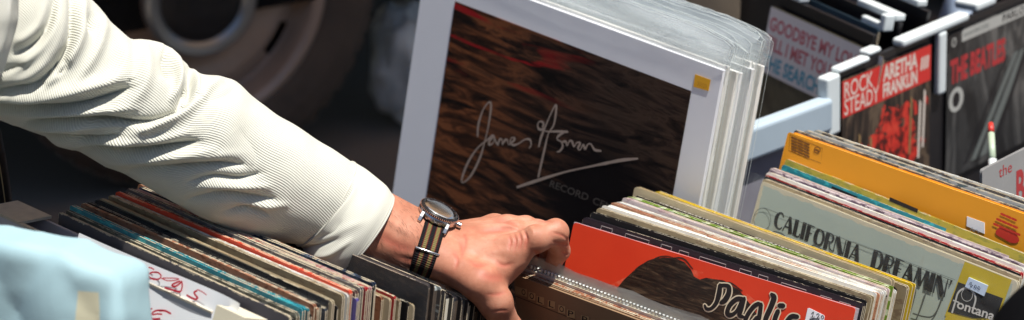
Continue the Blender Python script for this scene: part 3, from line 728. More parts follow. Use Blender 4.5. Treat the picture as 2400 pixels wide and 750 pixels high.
mr = bagm.n('ShaderNodeMapRange'); bagm.l(spz.outputs[2], mr.inputs[0]); mr.inputs[1].default_value = HQ-.001; mr.inputs[2].default_value = HQ+.004; mr.inputs[3].default_value = .998; mr.inputs[4].default_value = .73
tr = bagm.n('ShaderNodeBsdfTransparent'); tr.inputs[0].default_value = (.985, .99, .99, 1); mx = bagm.n('ShaderNodeMixShader')
bagm.l(bagm.b.outputs[0], mx.inputs[1]); bagm.l(tr.outputs[0], mx.inputs[2])
fz = bagm.math('ADD', mr.outputs[0], bagm.math('MULTIPLY', bagm.math('MULTIPLY', bagm.math('SUBTRACT', n, .5), 3.6), bagm.math('SUBTRACT', 1.0, mr.outputs[0])), True); bagm.l(fz, mx.inputs[0])  # pale streaks in the film mix stand in for highlights
bagm.l(mx.outputs[0], [x for x in bagm.t.nodes if x.type == 'OUTPUT_MATERIAL'][0].inputs[0]); BAG = bagm.m
hbq = hb(uq)
EDGE_GLINT = film('film_edge_glint', .35, (.80, .86, .86), .2)
labs = ['dark brown art print with a silver signature in a white mount, front of the row', 'white mount board directly behind the signed dark print', 'third white mounted print back from the signed one', 'fourth white mounted print, its edge clear of the third',
        'fifth white mounted print in the middle of the row of edges', 'sixth white mounted print with a wide gap before it', 'seventh white mounted print near the back of the row', 'last white mounted print at the back, beside the singles rack']
offs = [0, .0074, .0150, .0218, .0310, .0425, .0495, .0585]
for i, (lb, of) in enumerate(zip(labs, offs)):
    Mi = MQ.copy(); t_ = MQ.translation + hbq*of + Vector(uq)*(0 if i == 0 else (.001 + .0012*math.sin(i*2.1))) + Vector((0, 0, -.0010*i + .002*math.sin(i*1.7)*(i > 0)))
    if i: Mi = Mi @ Matrix.Rotation(R(random.uniform(-.9, .9)), 4, 'Z') @ Matrix.Rotation(R(random.uniform(-.35, .35)), 4, 'Y')
    Mi.translation = t_
    mounted(Mi, lb, i == 0)
LOG.append(('print TL/TR', [round(q) for q in proj(TLq)[:2]], [round(q) for q in proj(TRq)[:2]], round(proj(TRq)[2], 2), round(TRq.z, 3)))
# ------------------------------------------------------------------ the person: forearm and hand (one continuous skin)
def J(x, y, d): return np.array(px(x, y, d))
def rc(P, a, b, ra, rb):
    """signed distance to a cone with round ends"""
    a = np.asarray(a); b = np.asarray(b); ba = b-a; pa = P-a; L2 = ba@ba; t = np.clip((pa@ba)/L2, 0, 1)
    return np.linalg.norm(pa - t[:, None]*ba, axis=1) - (ra + (rb-ra)*t)
def smin(a, b, k):
    h = np.clip(.5 + .5*(b-a)/k, 0, 1); return b + (a-b)*h - k*h*(1-h)
K = 1/2500.0
DH = 2.045
def hand_sdf(P):
    # forearm: two bones side by side, narrowing to the wrist
    W1, W2 = J(1012, 565, DH+.012), J(992, 598, DH-.002)
    f = smin(rc(P, J(640, 407, 2.02), W1, 88*K, 51*K), rc(P, J(610, 452, 2.0), W2, 90*K, 54*K), .03)
    # back of the hand: one bone to each knuckle
    I0, M0, R0, Q0 = J(1200, 588, 2.035), J(1205, 552, 2.062), J(1188, 536, 2.088), J(1158, 530, 2.108)
    for kn, w0, r in ((I0, J(1046, 604, DH-.004), 33), (M0, J(1046, 584, DH+.010), 33), (R0, J(1046, 572, DH+.026), 31), (Q0, J(1046, 566, DH+.040), 27)):
        f = smin(f, rc(P, w0, kn, 40*K, r*K), .016)
    # ball of the thumb and the web
    TC, TM, TI, TT = J(1036, 616, 2.028), J(1122, 662, 2.012), J(1160, 706, 2.020), J(1192, 775, 2.048)
    f = smin(f, rc(P, TC, TM, 40*K, 39*K), .014)
    f = smin(f, rc(P, J(1190, 606, 2.036), J(1132, 658, 2.024), 36*K, 36*K), .012)
    f = smin(f, rc(P, J(1214, 606, 2.042), J(1160, 664, 2.034), 24*K, 26*K), .010)
    def finger(js, rs, k=.004):
        g = None
        for i in range(len(js)-1):
            q = rc(P, js[i], js[i+1], rs[i]*K, rs[i+1]*K); g = q if g is None else smin(g, q, k)
        return g
    idx = finger([I0, J(1256, 560, 2.032), J(1302, 544, 2.040), J(1311, 588, 2.066), J(1288, 634, 2.088)], [36, 32, 30, 24, 18])
    mid = finger([M0, J(1262, 545, 2.070), J(1284, 547, 2.082), J(1290, 594, 2.098), J(1268, 640, 2.108)], [32, 29, 28, 23, 18])
    rng = finger([R0, J(1232, 532, 2.098), J(1262, 540, 2.108), J(1266, 586, 2.118), J(1246, 636, 2.124)], [30, 26, 25, 22, 17])
    pky = finger([Q0, J(1200, 530, 2.122), J(1228, 540, 2.130), J(1232, 580, 2.134), J(1216, 618, 2.136)], [26, 22, 21, 18, 15])
    thb = finger([TM, TI, TT, J(1212, 800, 2.064)], [40, 37, 33, 26], .008)
    fg = np.minimum(np.minimum(smin(idx, mid, .0012), rng), pky)
    fg = smin(fg, thb, .001)
    return smin(f, fg, .007)
def surface_nets(fn, lo, hi, res):
    """naive surface nets on a grid in axes (right, up, forward)"""
    n = [int((hi[i]-lo[i])/res)+1 for i in range(3)]
    ax = [np.linspace(lo[i], lo[i]+res*(n[i]-1), n[i]) for i in range(3)]
    G = np.stack(np.meshgrid(*ax, indexing='ij'), -1).reshape(-1, 3)
    B = np.array([RT, UP, FWD]); Pw = G @ B + np.array(CAM)
    # coarse pass first: only cells near the surface are worked out finely
    st = 5; ci = [np.unique(np.append(np.arange(0, m, st), m-1)) for m in n]
    Cg = np.stack(np.meshgrid(*[ax[i][ci[i]] for i in range(3)], indexing='ij'), -1); Dc = fn(Cg.reshape(-1, 3) @ B + np.array(CAM)).reshape(Cg.shape[:3])
    near = [np.minimum((np.arange(m)+st//2)//st, len(ci[i])-1) for i, m in enumerate(n)]
    D = Dc[np.ix_(*near)].reshape(-1); todo = np.where(np.abs(D) < res*st*1.6)[0]
    for i in range(0, len(todo), 300000): D[todo[i:i+300000]] = fn(Pw[todo[i:i+300000]])
    D = D.reshape(n)
    S = D < 0
    cs = np.zeros([m-1 for m in n], int)
    for a in (0, 1):
        for b in (0, 1):
            for c in (0, 1): cs += S[a:n[0]-1+a, b:n[1]-1+b, c:n[2]-1+c]
    act = np.argwhere((cs > 0) & (cs < 8)); idx = -np.ones(cs.shape, int); idx[tuple(act.T)] = np.arange(len(act))
    acc = np.zeros((len(act), 3)); cnt = np.zeros(len(act))
    corners = [(a, b, c) for a in (0, 1) for b in (0, 1) for c in (0, 1)]
    for i in range(8):
        for j in range(i+1, 8):
            if sum(abs(p-q) for p, q in zip(corners[i], corners[j])) != 1: continue
            A = D[tuple((act+corners[i]).T)]; Bv = D[tuple((act+corners[j]).T)]; m = (A < 0) != (Bv < 0)
            t = np.where(m, A/np.where(m, A-Bv, 1), 0)
            p = np.array(corners[i]) + t[:, None]*(np.array(corners[j])-np.array(corners[i])); acc[m] += p[m]; cnt[m] += 1
    V = (act + acc/np.maximum(cnt, 1)[:, None])*res + np.array(lo); V = V @ B + np.array(CAM)
    F = []
    for axis in range(3):
        sl0 = [slice(None)]*3; sl1 = [slice(None)]*3; sl0[axis] = slice(0, n[axis]-1); sl1[axis] = slice(1, n[axis])
        a = S[tuple(sl0)]; b = S[tuple(sl1)]; E = np.argwhere(a != b); u, v = (axis+1) % 3, (axis+2) % 3
        E = E[(E[:, u] > 0) & (E[:, v] > 0) & (E[:, u] < n[u]-1) & (E[:, v] < n[v]-1)]
        ins = a[tuple(E.T)]
        def g(du, dv):
            q = E.copy(); q[:, u] -= du; q[:, v] -= dv; return idx[tuple(q.T)]
        quad = np.stack([g(1, 1), g(0, 1), g(0, 0), g(1, 0)], 1); quad[~ins] = quad[~ins][:, ::-1]
        F.append(quad)
    F = np.concatenate(F); F = F[(F >= 0).all(1)]
    return V, F
def cam_coord(p):
    q = np.array(p) - np.array(CAM); return np.array([q@np.array(RT), q@np.array(UP), q@np.array(FWD)])
def projN(V):
    q = V - np.array(CAM); d = q@np.array(FWD)
    return np.stack([1200 + FPX*(q@np.array(RT))/d, 375 - FPX*(q@np.array(UP))/d], 1)
def polydist(Q, pl, n=8):
    """distance in photo pixels to a smooth line through pl, its side (+ below/right of travel) and how far along"""
    c = np.array(crom([tuple(map(float, p)) for p in pl], n)); best = np.full(len(Q), 1e9); side = np.zeros(len(Q)); al = np.zeros(len(Q)); m = len(c)-1
    for i in range(m):
        a, b = c[i, :2], c[i+1, :2]; ba = b-a; pa = Q-a; t = np.clip((pa@ba)/(ba@ba+1e-9), 0, 1); r = pa - t[:, None]*ba; d = np.hypot(r[:, 0], r[:, 1])
        k = d < best; best[k] = d[k]; side[k] = np.sign(ba[0]*pa[k, 1]-ba[1]*pa[k, 0]); al[k] = (i+t[k])/m
    return best, side, al
V, F = surface_nets(hand_sdf, [cam_coord(px(790, 0, 2.04))[0], cam_coord(px(0, 815, 2.04))[1], 1.955], [cam_coord(px(1350, 0, 2.04))[0], cam_coord(px(0, 385, 2.04))[1], 2.165], .00125)
# taubin smoothing
def smooth(V, F, it=6, lam=.5, mu=-.52):
    e = np.concatenate([F[:, [0, 1]], F[:, [1, 2]], F[:, [2, 3]], F[:, [3, 0]]]); e = np.unique(np.sort(e, 1), axis=0)
    deg = np.zeros(len(V)); np.add.at(deg, e[:, 0], 1); np.add.at(deg, e[:, 1], 1)
    for k in range(it*2):
        s_ = np.zeros_like(V); np.add.at(s_, e[:, 0], V[e[:, 1]]); np.add.at(s_, e[:, 1], V[e[:, 0]])
        V = V + (lam if k % 2 == 0 else mu)*(s_/np.maximum(deg, 1)[:, None]-V)
    return V
V = smooth(V, F, 5)
def grad(V, fn, h=.0008):
    g = np.stack([fn(V+np.eye(3)[i]*h)-fn(V-np.eye(3)[i]*h) for i in range(3)], 1); return g/np.maximum(np.linalg.norm(g, axis=1), 1e-9)[:, None]
N = grad(V, hand_sdf); Q = projN(V); facing = np.clip((N @ -np.array(FWD))*2.2 + .35, 0, 1)
disp = np.zeros(len(V)); red = np.zeros(len(V))
def mark(pl, h, w, fade=True):
    global disp
    d, s_, al = polydist(Q, pl); e = np.sin(np.clip(al, .02, .98)*math.pi)**.5 if fade else 1
    disp += 1.35*h*np.exp(-(d/w)**2)*e*facing; red[:] = np.maximum(red, (np.exp(-(d/(w*1.3))**2)*e*facing if h < 0 else 0))
# tendons, veins and knuckle creases on the back of the hand
for pl, h, w in (([(1080, 556), (1140, 560), (1210, 552)], .0009, 9), ([(1090, 580), (1150, 590), (1205, 590)], .0007, 11), ([(1075, 532), (1130, 528), (1190, 532)], .0011, 7),
                 ([(1120, 545), (1160, 540), (1205, 536)], -.0010, 6), ([(1060, 600), (1100, 610), (1140, 600), (1170, 585)], .0006, 8), ([(1150, 515), (1185, 520), (1215, 530)], -.0012, 5),
                 ([(1228, 540), (1234, 560), (1230, 585)], -.0016, 4), ([(1216, 545), (1221, 565), (1216, 588)], -.0012, 3.2), ([(1204, 548), (1209, 566), (1204, 590)], -.0010, 3.2), ([(1193, 552), (1197, 568), (1192, 588)], -.0007, 3),
                 ([(1240, 530), (1250, 545), (1245, 575)], .0010, 7), ([(1290, 520), (1306, 516), (1320, 528)], .0005, 6), ([(1296, 545), (1318, 552), (1330, 562)], -.0006, 3), ([(1296, 566), (1314, 572), (1332, 576)], -.0008, 3.5),
                 ([(1178, 655), (1205, 630), (1235, 612)], .0006, 9), ([(1120, 640), (1150, 650), (1180, 650)], -.0004, 8), ([(1140, 690), (1165, 690), (1188, 684)], -.0003, 4),
                 ([(1075, 560), (1085, 585), (1080, 610)], -.0006, 4), ([(1064, 590), (1072, 610), (1066, 630)], -.0006, 4),
                 ([(1085, 545), (1092, 565), (1086, 590)], -.0004, 3), ([(1098, 610), (1118, 622), (1150, 618)], -.0005, 4), ([(1160, 610), (1180, 622), (1200, 618)], -.0007, 5), ([(1250, 590), (1262, 600), (1268, 612)], -.0016, 5), ([(1170, 525), (1195, 528), (1222, 540)], .0008, 5), ([(1255, 520), (1275, 517), (1292, 520)], -.0005, 3), ([(1316, 590), (1326, 596), (1332, 596)], -.0007, 3), ([(1152, 732), (1172, 728), (1190, 728)], -.0004, 3),
                 ([(890, 500), (930, 530), (985, 560)], .0008, 9), ([(880, 545), (930, 575), (980, 590)], -.0006, 10), ([(930, 600), (965, 610), (985, 600)], -.0007, 8)):
    mark(pl, h, w)
lump = np.array([mnoise.noise(Vector(v)*70) for v in V]); disp += lump*.00018
V2 = V + N*disp[:, None]
skin = NT('skin'); v = skin.obj(); n1 = skin.noise(v, 34, 5, .6); n2 = skin.noise(v, 150, 5, .65); n3 = skin.noise(v, 700, 3, .6)
c = skin.ramp(n1, [(.30, (.35, .128, .076)), (.5, (.46, .196, .122)), (.70, (.565, .28, .19))])
c = skin.mix(skin.math('MULTIPLY', skin.ramp(n2, [(.56, 0.), (.72, 1.)]), .45), c, (.44, .13, .085)); ca = skin.n('ShaderNodeAttribute', attribute_name='crease'); c = skin.mix(skin.math('MULTIPLY', ca.outputs['Fac'], .6), c, (.42, .095, .065)); skin.col(c)
skin.rough(skin.math('ADD', skin.math('MULTIPLY', n2, .25), .42)); skin.set(Subsurface_Weight=.06, Subsurface_Scale=.003, Specular_IOR_Level=.35)
skin.b.inputs['Subsurface Radius'].default_value = (1., .35, .2)
vo = skin.n('ShaderNodeTexVoronoi'); vo.inputs['Scale'].default_value = 900; skin.l(v, vo.inputs['Vector'])
skin.bump(skin.math('ADD', skin.math('ADD', vo.outputs[0], n3), skin.math('MULTIPLY', n2, 1.2)), .16, .0005); SKIN = skin.m
org = Vector(px(250, 240, 1.99))
me = mesh('person', [Vector(v) - org for v in V2], [tuple(int(i) for i in f) for f in F]); person = link('person', me, SKIN, smooth=True); person.location = org
at_ = me.attributes.new('crease', 'FLOAT', 'POINT'); at_.data.foreach_set('value', red.astype(np.float32))
tag(person, 'person in a cream white corduroy shirt reaching into the crates, hand pinching record covers', 'person', None)
# fine dark hairs on the wrist and forearm
MBh = MB(); rnd = random.Random(11)
cand = [i for i in range(len(V2)) if 850 < Q[i, 0] < 1000 and N[i]@-np.array(FWD) > .05 and Q[i, 1] > 455]
for i in rnd.sample(cand, min(230, len(cand))):
    p = Vector(V2[i]); nn = Vector(N[i]); dv = (RT*.55 - UP*.75 + RT*rnd.uniform(-.35, .35) - FWD*.2); dv = (dv - nn*dv.dot(nn)).normalized(); ln = rnd.uniform(.004, .008)
    MBh.tube([p - org, p + dv*ln*.5 + nn*ln*.18 - org, p + dv*ln + nn*ln*.2 - org], [.00009, .00008, .00003], 3, 0, False)
MBh.build('arm_hair', plain('arm_hair', (.10, .045, .02), .5, .2), person)

# ------------------------------------------------------------------ shirt
SEC = [((-330, -330), (-420, 150), 1.93), ((-130, -250), (-230, 205), 1.935), ((60, -150), (-70, 262), 1.94), ((150, -72), (-30, 272), 1.945), ((215, 0), (36, 292), 1.95), ((252, 44), (82, 320), 1.955), ((300, 88), (128, 340), 1.96),
       ((342, 93), (172, 352), 1.965), ((385, 112), (225, 380), 1.97), ((420, 140), (275, 402), 1.975), ((470, 172), (330, 430), 1.98), ((520, 180), (374, 456), 1.985), ((556, 192), (420, 482), 1.99), ((590, 226), (466, 506), 1.995), ((640, 265), (515, 528), 2.0),
       ((700, 297), (572, 552), 2.007), ((740, 326), (612, 562), 2.012), ((786, 355), (655, 568), 2.016), ((832, 386), (700, 574), 2.02), ((858, 402), (716, 592), 2.023), ((884, 422), (732, 624), 2.025), ((904, 440), (747, 641), 2.027), ((919, 462), (762, 652), 2.03)]
def sec_curve(nn):
    arr = crom([(*t, *b, d) for t, b, d in SEC], nn); return np.array(arr)
FOLDS = [ # photo line, height (m, minus = crease), width above, width below (photo px)
 ([(168, -30), (171, 30), (165, 90), (140, 140), (105, 182), (84, 198)], -.0085, 9, 12), ([(195, -20), (198, 40), (188, 95), (160, 145), (122, 185), (92, 206)], .0055, 15, 12),
 ([(150, -20), (150, 40), (135, 100), (105, 150), (70, 190)], .0040, 26, 14),
 ([(158, 140), (150, 160), (132, 178)], -.0050, 6, 8),
 ([(100, 196), (60, 202), (0, 212), (-60, 220)], -.0050, 6, 8), ([(0, 190), (60, 182), (110, 150)], .003, 16, 12),
 ([(128, 0), (112, 60), (75, 105), (30, 130)], -.0050, 12, 9), ([(110, 10), (92, 60), (60, 90), (36, 100)], .0032, 12, 9), ([(140, -10), (128, 60), (98, 112), (40, 160), (10, 176)], .003, 10, 12), ([(60, 150), (30, 160), (0, 172)], -.003, 8, 8),
 ([(-60, 222), (0, 226), (70, 232), (150, 222), (230, 205), (290, 190)], .0075, 26, 11), ([(-40, 250), (40, 254), (120, 256), (190, 244), (256, 220), (300, 205)], -.0085, 9, 15),
 ([(-40, 262), (60, 272), (140, 272), (240, 262), (320, 255)], .0040, 14, 9), ([(60, 292), (150, 288), (240, 282), (300, 286), (345, 284)], -.0085, 8, 16),
 ([(-10, 285), (80, 306), (160, 306), (260, 296), (340, 300)], .0038, 12, 9), ([(-20, 290), (60, 318), (150, 330), (230, 328), (272, 320)], -.0060, 8, 13), ([(100, 340), (200, 344), (290, 334), (345, 322)], .0035, 12, 10),
 ([(470, 232), (430, 262), (380, 286), (330, 306), (300, 318)], .0060, 13, 16), ([(458, 226), (420, 256), (372, 278), (340, 286)], -.0055, 8, 7),
 ([(384, 128), (392, 160), (396, 182)], -.0065, 17, 9), ([(352, 98), (395, 120), (418, 160), (420, 200), (405, 232)], .0070, 12, 10), ([(330, 100), (345, 140), (342, 190), (318, 230), (270, 260)], .0042, 26, 20),
 ([(418, 252), (430, 222), (434, 200)], -.0060, 7, 7), ([(444, 150), (450, 180), (449, 212), (440, 232)], -.0065, 10, 7), ([(425, 142), (448, 160), (460, 190), (456, 222), (440, 245)], .0050, 9, 7),
 ([(205, 30), (212, 55), (213, 74)], -.0050, 12, 8), ([(222, 10), (240, 50), (236, 100), (212, 150), (180, 190)], .0040, 15, 14), ([(250, 60), (285, 100), (290, 150), (262, 200)], .0045, 24, 22),
 ([(520, 182), (490, 205), (470, 232)], .0040, 18, 14), ([(556, 200), (540, 214), (500, 235)], -.0026, 20, 18),
 ([(190, 352), (260, 352), (330, 355), (420, 338), (460, 330)], -.0075, 9, 15), ([(220, 330), (300, 338), (380, 330), (440, 312)], .0035, 14, 11),
 ([(250, 386), (330, 380), (420, 366), (500, 352)], .0034, 14, 12), ([(300, 402), (380, 398), (450, 390), (520, 382), (570, 384)], -.0055, 10, 15), ([(400, 372), (480, 372), (560, 362)], .0025, 16, 12),
 ([(440, 430), (500, 416), (560, 418), (610, 404)], -.0042, 10, 12), ([(440, 470), (520, 456), (580, 462), (640, 466)], -.0045, 12, 14), ([(480, 440), (560, 442), (630, 438)], .0028, 12, 10), ([(520, 500), (580, 490), (630, 506)], -.0035, 12, 10), ([(560, 480), (620, 486), (670, 480)], .0026, 11, 10),
 ([(600, 240), (640, 300), (650, 380)], .0015, 40, 40), ([(560, 300), (600, 360), (580, 420)], -.0016, 34, 30), ([(700, 330), (720, 400), (690, 470)], .0015, 36, 30),
]
CUFF_FOLDS = [([(800, 400), (826, 400), (824, 440), (790, 490), (740, 545), (690, 572)], -.0016, 3, 3), ([(700, 585), (740, 580), (790, 560)], -.0026, 8, 10), ([(720, 600), (770, 596), (820, 565)], .0022, 9, 8), ([(760, 560), (800, 540), (850, 520)], .0012, 14, 12), ([(850, 430), (860, 470), (830, 520)], .0010, 18, 16), ([(740, 560), (780, 545), (800, 520)], -.0012, 10, 10)]
def tube_shell(C5, rs, folds, ntheta, rfun, flip=.92, lumps=.0011, tilt=.0):
    """grid of points of a cloth tube.  C5 rows: top x,y, bottom x,y, depth"""
    n = len(C5); P = np.zeros((n, ntheta, 3)); NN = np.zeros((n, ntheta, 3)); TV = np.zeros((n, ntheta))
    for i, (tx, ty, bx, by, d) in enumerate(C5):
        T_, B_ = np.array(px(tx, ty, d)), np.array(px(bx, by, d)); c_ = (T_+B_)/2; e1 = (T_-B_)/2; r = np.linalg.norm(e1)
        k = rfun(i/(n-1), r)/r
        e2 = -np.array(ray((tx+bx)/2, (ty+by)/2)); e2 -= e1*(e2@e1)/(r*r); e2 *= r*flip/np.linalg.norm(e2)
        i0, i1 = max(0, i-8), min(n-1, i+8); axis_ = np.array(px((C5[i1][0]+C5[i1][2])/2, (C5[i1][1]+C5[i1][3])/2, C5[i1][4])) - np.array(px((C5[i0][0]+C5[i0][2])/2, (C5[i0][1]+C5[i0][3])/2, C5[i0][4])); axis_ /= np.linalg.norm(axis_)
        for j in range(ntheta):
            th = 2*math.pi*j/(ntheta-1); P[i, j] = c_ + (e1*math.cos(th) + (e2 + axis_*r*tilt)*math.sin(th))*k
            q = e1/(r*r)*math.cos(th) + e2/((r*flip)**2)*math.sin(th); NN[i, j] = q/np.linalg.norm(q); TV[i, j] = th*r
    flat = P.reshape(-1, 3); Nf = NN.reshape(-1, 3); q = projN(flat); fc = np.clip((Nf @ -np.array(FWD))*1.6 + .45, 0, 1); dp = np.zeros(len(flat))
    sel = np.where(fc > 0)[0]
    for pl, h, wa, wb in folds:
        d, sd, al = polydist(q[sel], pl, 7); c_ = np.array(pl); right = (c_[-1, 0] - c_[0, 0]) >= 0
        wloc = np.where((sd > 0) == right, wb, wa); e = np.sin(np.clip(al, .0, 1)*math.pi*.92 + .12)**.55
        dp[sel] += (1.3*h*np.exp(-(d/(wloc*.84))**2) if h > 0 else 2.1*h*np.exp(-d/(wloc*.78)))*e*fc[sel]
    if lumps: dp += np.array([mnoise.noise(Vector(p)*19)*lumps + mnoise.noise(Vector(p)*55)*lumps*.45 for p in flat])
    return (flat + Nf*dp[:, None]).reshape(n, ntheta, 3), Nf.reshape(n, ntheta, 3), TV
def grid_mesh(name, P, TV, org, close_hem=None, thick=.0016):
    n, m = P.shape[:2]; vs = [Vector(P[i, j]) - org for i in range(n) for j in range(m-1)]; fs = []; uvs = []
    ln = np.concatenate([[0], np.cumsum(np.linalg.norm(np.diff(P[:, m//4], axis=0), axis=1))])
    for i in range(n-1):
        for j in range(m-1):
            j2 = (j+1) % (m-1); fs.append((i*(m-1)+j, i*(m-1)+j2, (i+1)*(m-1)+j2, (i+1)*(m-1)+j))
            uvs += [(ln[i], TV[0, j]*0 + TV[i, j]), (ln[i], TV[i, j+1]), (ln[i+1], TV[i+1, j+1]), (ln[i+1], TV[i+1, j])]
    me = mesh(name, vs, fs); uv = me.uv_layers.new(name='cloth')
    for k, t in enumerate(uvs): uv.data[k].uv = t
    return me
def cord_mat(name, period, col=(.67, .665, .585), depth=.5):
    t = NT(name); uv = t.n('ShaderNodeUVMap', uv_map='cloth').outputs[0]; sp = t.n('ShaderNodeSeparateXYZ'); t.l(uv, sp.inputs[0])
    v = t.obj(); nz = t.noise(v, 60, 3)
    ph = t.math('ADD', t.math('MULTIPLY', sp.outputs[1], 2*math.pi/period), t.math('MULTIPLY', nz, .8))
    w_ = t.math('POWER', t.math('ADD', t.math('MULTIPLY', t.math('SINE', ph), .5), .5), .7)
    fuzz = t.noise(v, 900, 3, .7)
    c = t.mix(w_, tuple(x*.80 for x in col), col); t.col(t.mix(t.math('MULTIPLY', fuzz, .25), c, tuple(x*.9 for x in col))); t.rough(.85)
    t.set(Sheen_Weight=.25, Specular_IOR_Level=.2); t.b.inputs['Sheen Roughness'].default_value = .5
    t.bump(t.math('ADD', w_, t.math('MULTIPLY', fuzz, .25)), depth, .0011); return t.m
CORD = cord_mat('cream_corduroy', .00220, depth=.55); CORDF = cord_mat('fine_cuff_corduroy', .00160, depth=.30)
C5 = sec_curve(16); ncut = 18*16 + 6
Psl, Nsl, TVs = tube_shell(C5[:ncut], None, FOLDS, 300, lambda f, r: r, tilt=.24)
me = grid_mesh('shirt_sleeve', Psl, TVs, org); slv = link('shirt_sleeve', me, CORD, person, smooth=True)
slv['label'] = 'rumpled cream corduroy sleeve'
Cc = sec_curve(16)[18*16-2:]
def rc_f(f, r): return r + .0016
Pc, Nc, TVc = tube_shell(Cc, None, CUFF_FOLDS, 220, rc_f, lumps=.0006, tilt=.24)
# the hem turns in
back = []
for k, (dr, ds) in enumerate(((.0004, .0008), (-.0010, .0012), (-.0026, .0004), (-.0034, -.004), (-.0040, -.020))):
    ax_ = Pc[-1].mean(0) - Pc[-6].mean(0); ax_ /= np.linalg.norm(ax_); back.append(Pc[-1] + Nc[-1]*dr + ax_*ds)
front = [Pc[0] - Nc[0]*.0022, Pc[0] - Nc[0]*.0006]
Pc2 = np.concatenate([np.array(front), Pc, np.array(back)]); TV2 = np.concatenate([TVc[:1]]*2 + [TVc] + [TVc[-1:]]*5)
me = grid_mesh('cuff', Pc2, TV2, org); cf = link('cuff', me, CORDF, slv, smooth=True)
sm = MB()
for row, off in ((3, .0001), (len(Pc2)-9, .0001)):
    sm.tube([Vector(Pc2[row][j] + Nc[0][j]*off) - org for j in range(0, 219, 2)], .00035, 5, 0, False)
bmj = bmesh.new(); bmj.from_mesh(me); nf0 = len(bmj.faces); bvs = [bmj.verts.new(v_) for v_ in sm.v]
for f_ in sm.f:
    fc_ = bmj.faces.new([bvs[q_] for q_ in f_]); fc_.material_index = 1; fc_.smooth = True
bmj.to_mesh(me); bmj.free(); me.materials.append(plain('cream_thread', (.48, .46, .40), .8, .1))
# front of the shirt at the far left, and trousers below
body = [((70, -900), (-760, -900), 1.80), ((64, -500), (-790, -520), 1.80), ((52, -200), (-800, -220), 1.80), ((43, 0), (-800, -10), 1.80), ((34, 70), (-800, 90), 1.80), ((6, 160), (-800, 190), 1.80), ((-46, 262), (-800, 300), 1.81), ((-80, 420), (-800, 440), 1.82), ((-90, 640), (-800, 660), 1.83)]
Cb = np.array(crom([(*t, *b, d) for t, b, d in body], 8))
Pb, Nb, TVb = tube_shell(Cb, None, [([(20, 0), (8, 80), (-20, 160)], .003, 14, 12)], 120, lambda f, r: r, flip=.62, lumps=.003)
me = grid_mesh('shirt_front', Pb, TVb*1.0, org); shf = link('shirt_front', me, CORD, person, smooth=True)
leg = [((-100, 620), (-440, 630), 1.84), ((-95, 1000), (-430, 1010), 1.88), ((-110, 1500), (-390, 1500), 1.95)]
JEAN = plain('dark_trousers', (.03, .035, .05), .8, .2, 80, bump=.2)
for k, dx in ((0, 0), (1, -360)):
    Cl = np.array(crom([(t[0]+dx, t[1], b[0]+dx, b[1], d) for t, b, d in leg], 6)); Pl, _, TVl = tube_shell(Cl, None, [], 40, lambda f, r: r, flip=.9, lumps=.002)
    link('trouser_leg', grid_mesh('trouser_leg', Pl, TVl, org), JEAN, person, smooth=True)

# ------------------------------------------------------------------ wristwatch
STEEL = plain('brushed_steel', (.62, .61, .60), .26, .06, 200, metal=1); BEZ = plain('black_bezel', (.012, .012, .014), .22, .2)
Nw = (-np.array(FWD)*.33 + np.array(RT)*.44 + np.array(UP)*.82); Nw /= np.linalg.norm(Nw)
# seat the case on the skin: along the view line through its place until its back touches
dd_ = np.linspace(1.97, 2.09, 400); cc = np.array([px(1027, 500, q) for q in dd_]); hit = np.where(hand_sdf(cc - Nw*.0054) < 0)[0]
Cw = cc[hit[0]] if len(hit) else cc[200]
LOG.append(('watch depth', [0, 0], [0, 0], float(dd_[hit[0]]) if len(hit) else -1, 0))
A = np.array(RT)*.86 - np.array(UP)*.50 + np.array(FWD)*.05; A -= Nw*(A@Nw); A /= np.linalg.norm(A)      # along the arm
Yw = np.cross(Nw, A)                                                                                     # across the wrist
if Yw@np.array(UP) > 0: Yw = -Yw
Xw = A; Yc = np.cross(Nw, Xw)
MW = Matrix([[Xw[i], Yc[i], Nw[i], (Cw)[i]] for i in range(3)] + [[0, 0, 0, 1]])
watch = empty('wristwatch', None, 'steel diver wristwatch with black bezel on a striped fabric strap round the wrist', 'wristwatch', None, MW)
mb = MB(); mb.lathe([(0, -.0058), (.0150, -.0058), (.0176, -.0046), (.0190, -.0026), (.0193, -.0002), (.0186, .0016), (.0176, .0020), (0, .0020)], 56, 0)
for sx in (-1, 1):
    for sy in (-1, 1):   # lugs: tapered, turned down
        prof = [(.008, .0016), (.0155, .0012), (.0205, -.0018), (.0232, -.0058), (.0222, -.0078), (.0195, -.0066), (.0150, -.0052), (.008, -.0052)]
        vs = [Vector((sx*x_, sy*p[0], p[1])) for x_ in (.0112, .0146) for p in prof]
        n_ = len(prof); fs = [tuple(range(n_)), tuple(range(2*n_-1, n_-1, -1))] + [(k, n_+k, n_+(k+1) % n_, (k+1) % n_) for k in range(n_)]
        mb.add(vs, fs, 0)
case = mb.build('case', STEEL, watch)
bv = case.modifiers.new('b', 'BEVEL'); bv.width = .0005; bv.segments = 2; bv.limit_method = 'ANGLE'
mb = MB(); mb.lathe([(.0150, .0021), (.0186, .0021), (.0193, .0030), (.0190, .0042), (.0178, .0050), (.0164, .0052), (.0162, .0034)], 72, 0)
for k in range(60):
    an = 2*math.pi*k/60; mb.tube([(.01925*math.cos(an), .01925*math.sin(an), .0024), (.0192*math.cos(an), .0192*math.sin(an), .0041)], .00052, 6, 1)
for k in range(12):
    an = 2*math.pi*k/12; M_ = Matrix.Rotation(an, 4, 'Z'); mb.box(.0167, .0178, -.0003, .0003, .0049, .00525, 1, M_)
mb.build('bezel', [BEZ, STEEL], watch, smooth=False)
mb = MB(); mb.lathe([(0, .0031), (.0163, .0031), (.0163, .0026)], 48, 0)
for k in range(12):
    M_ = Matrix.Rotation(2*math.pi*k/12, 4, 'Z'); mb.box(.0125, .0147, -.0006, .0006, .0032, .0034, 1, M_)
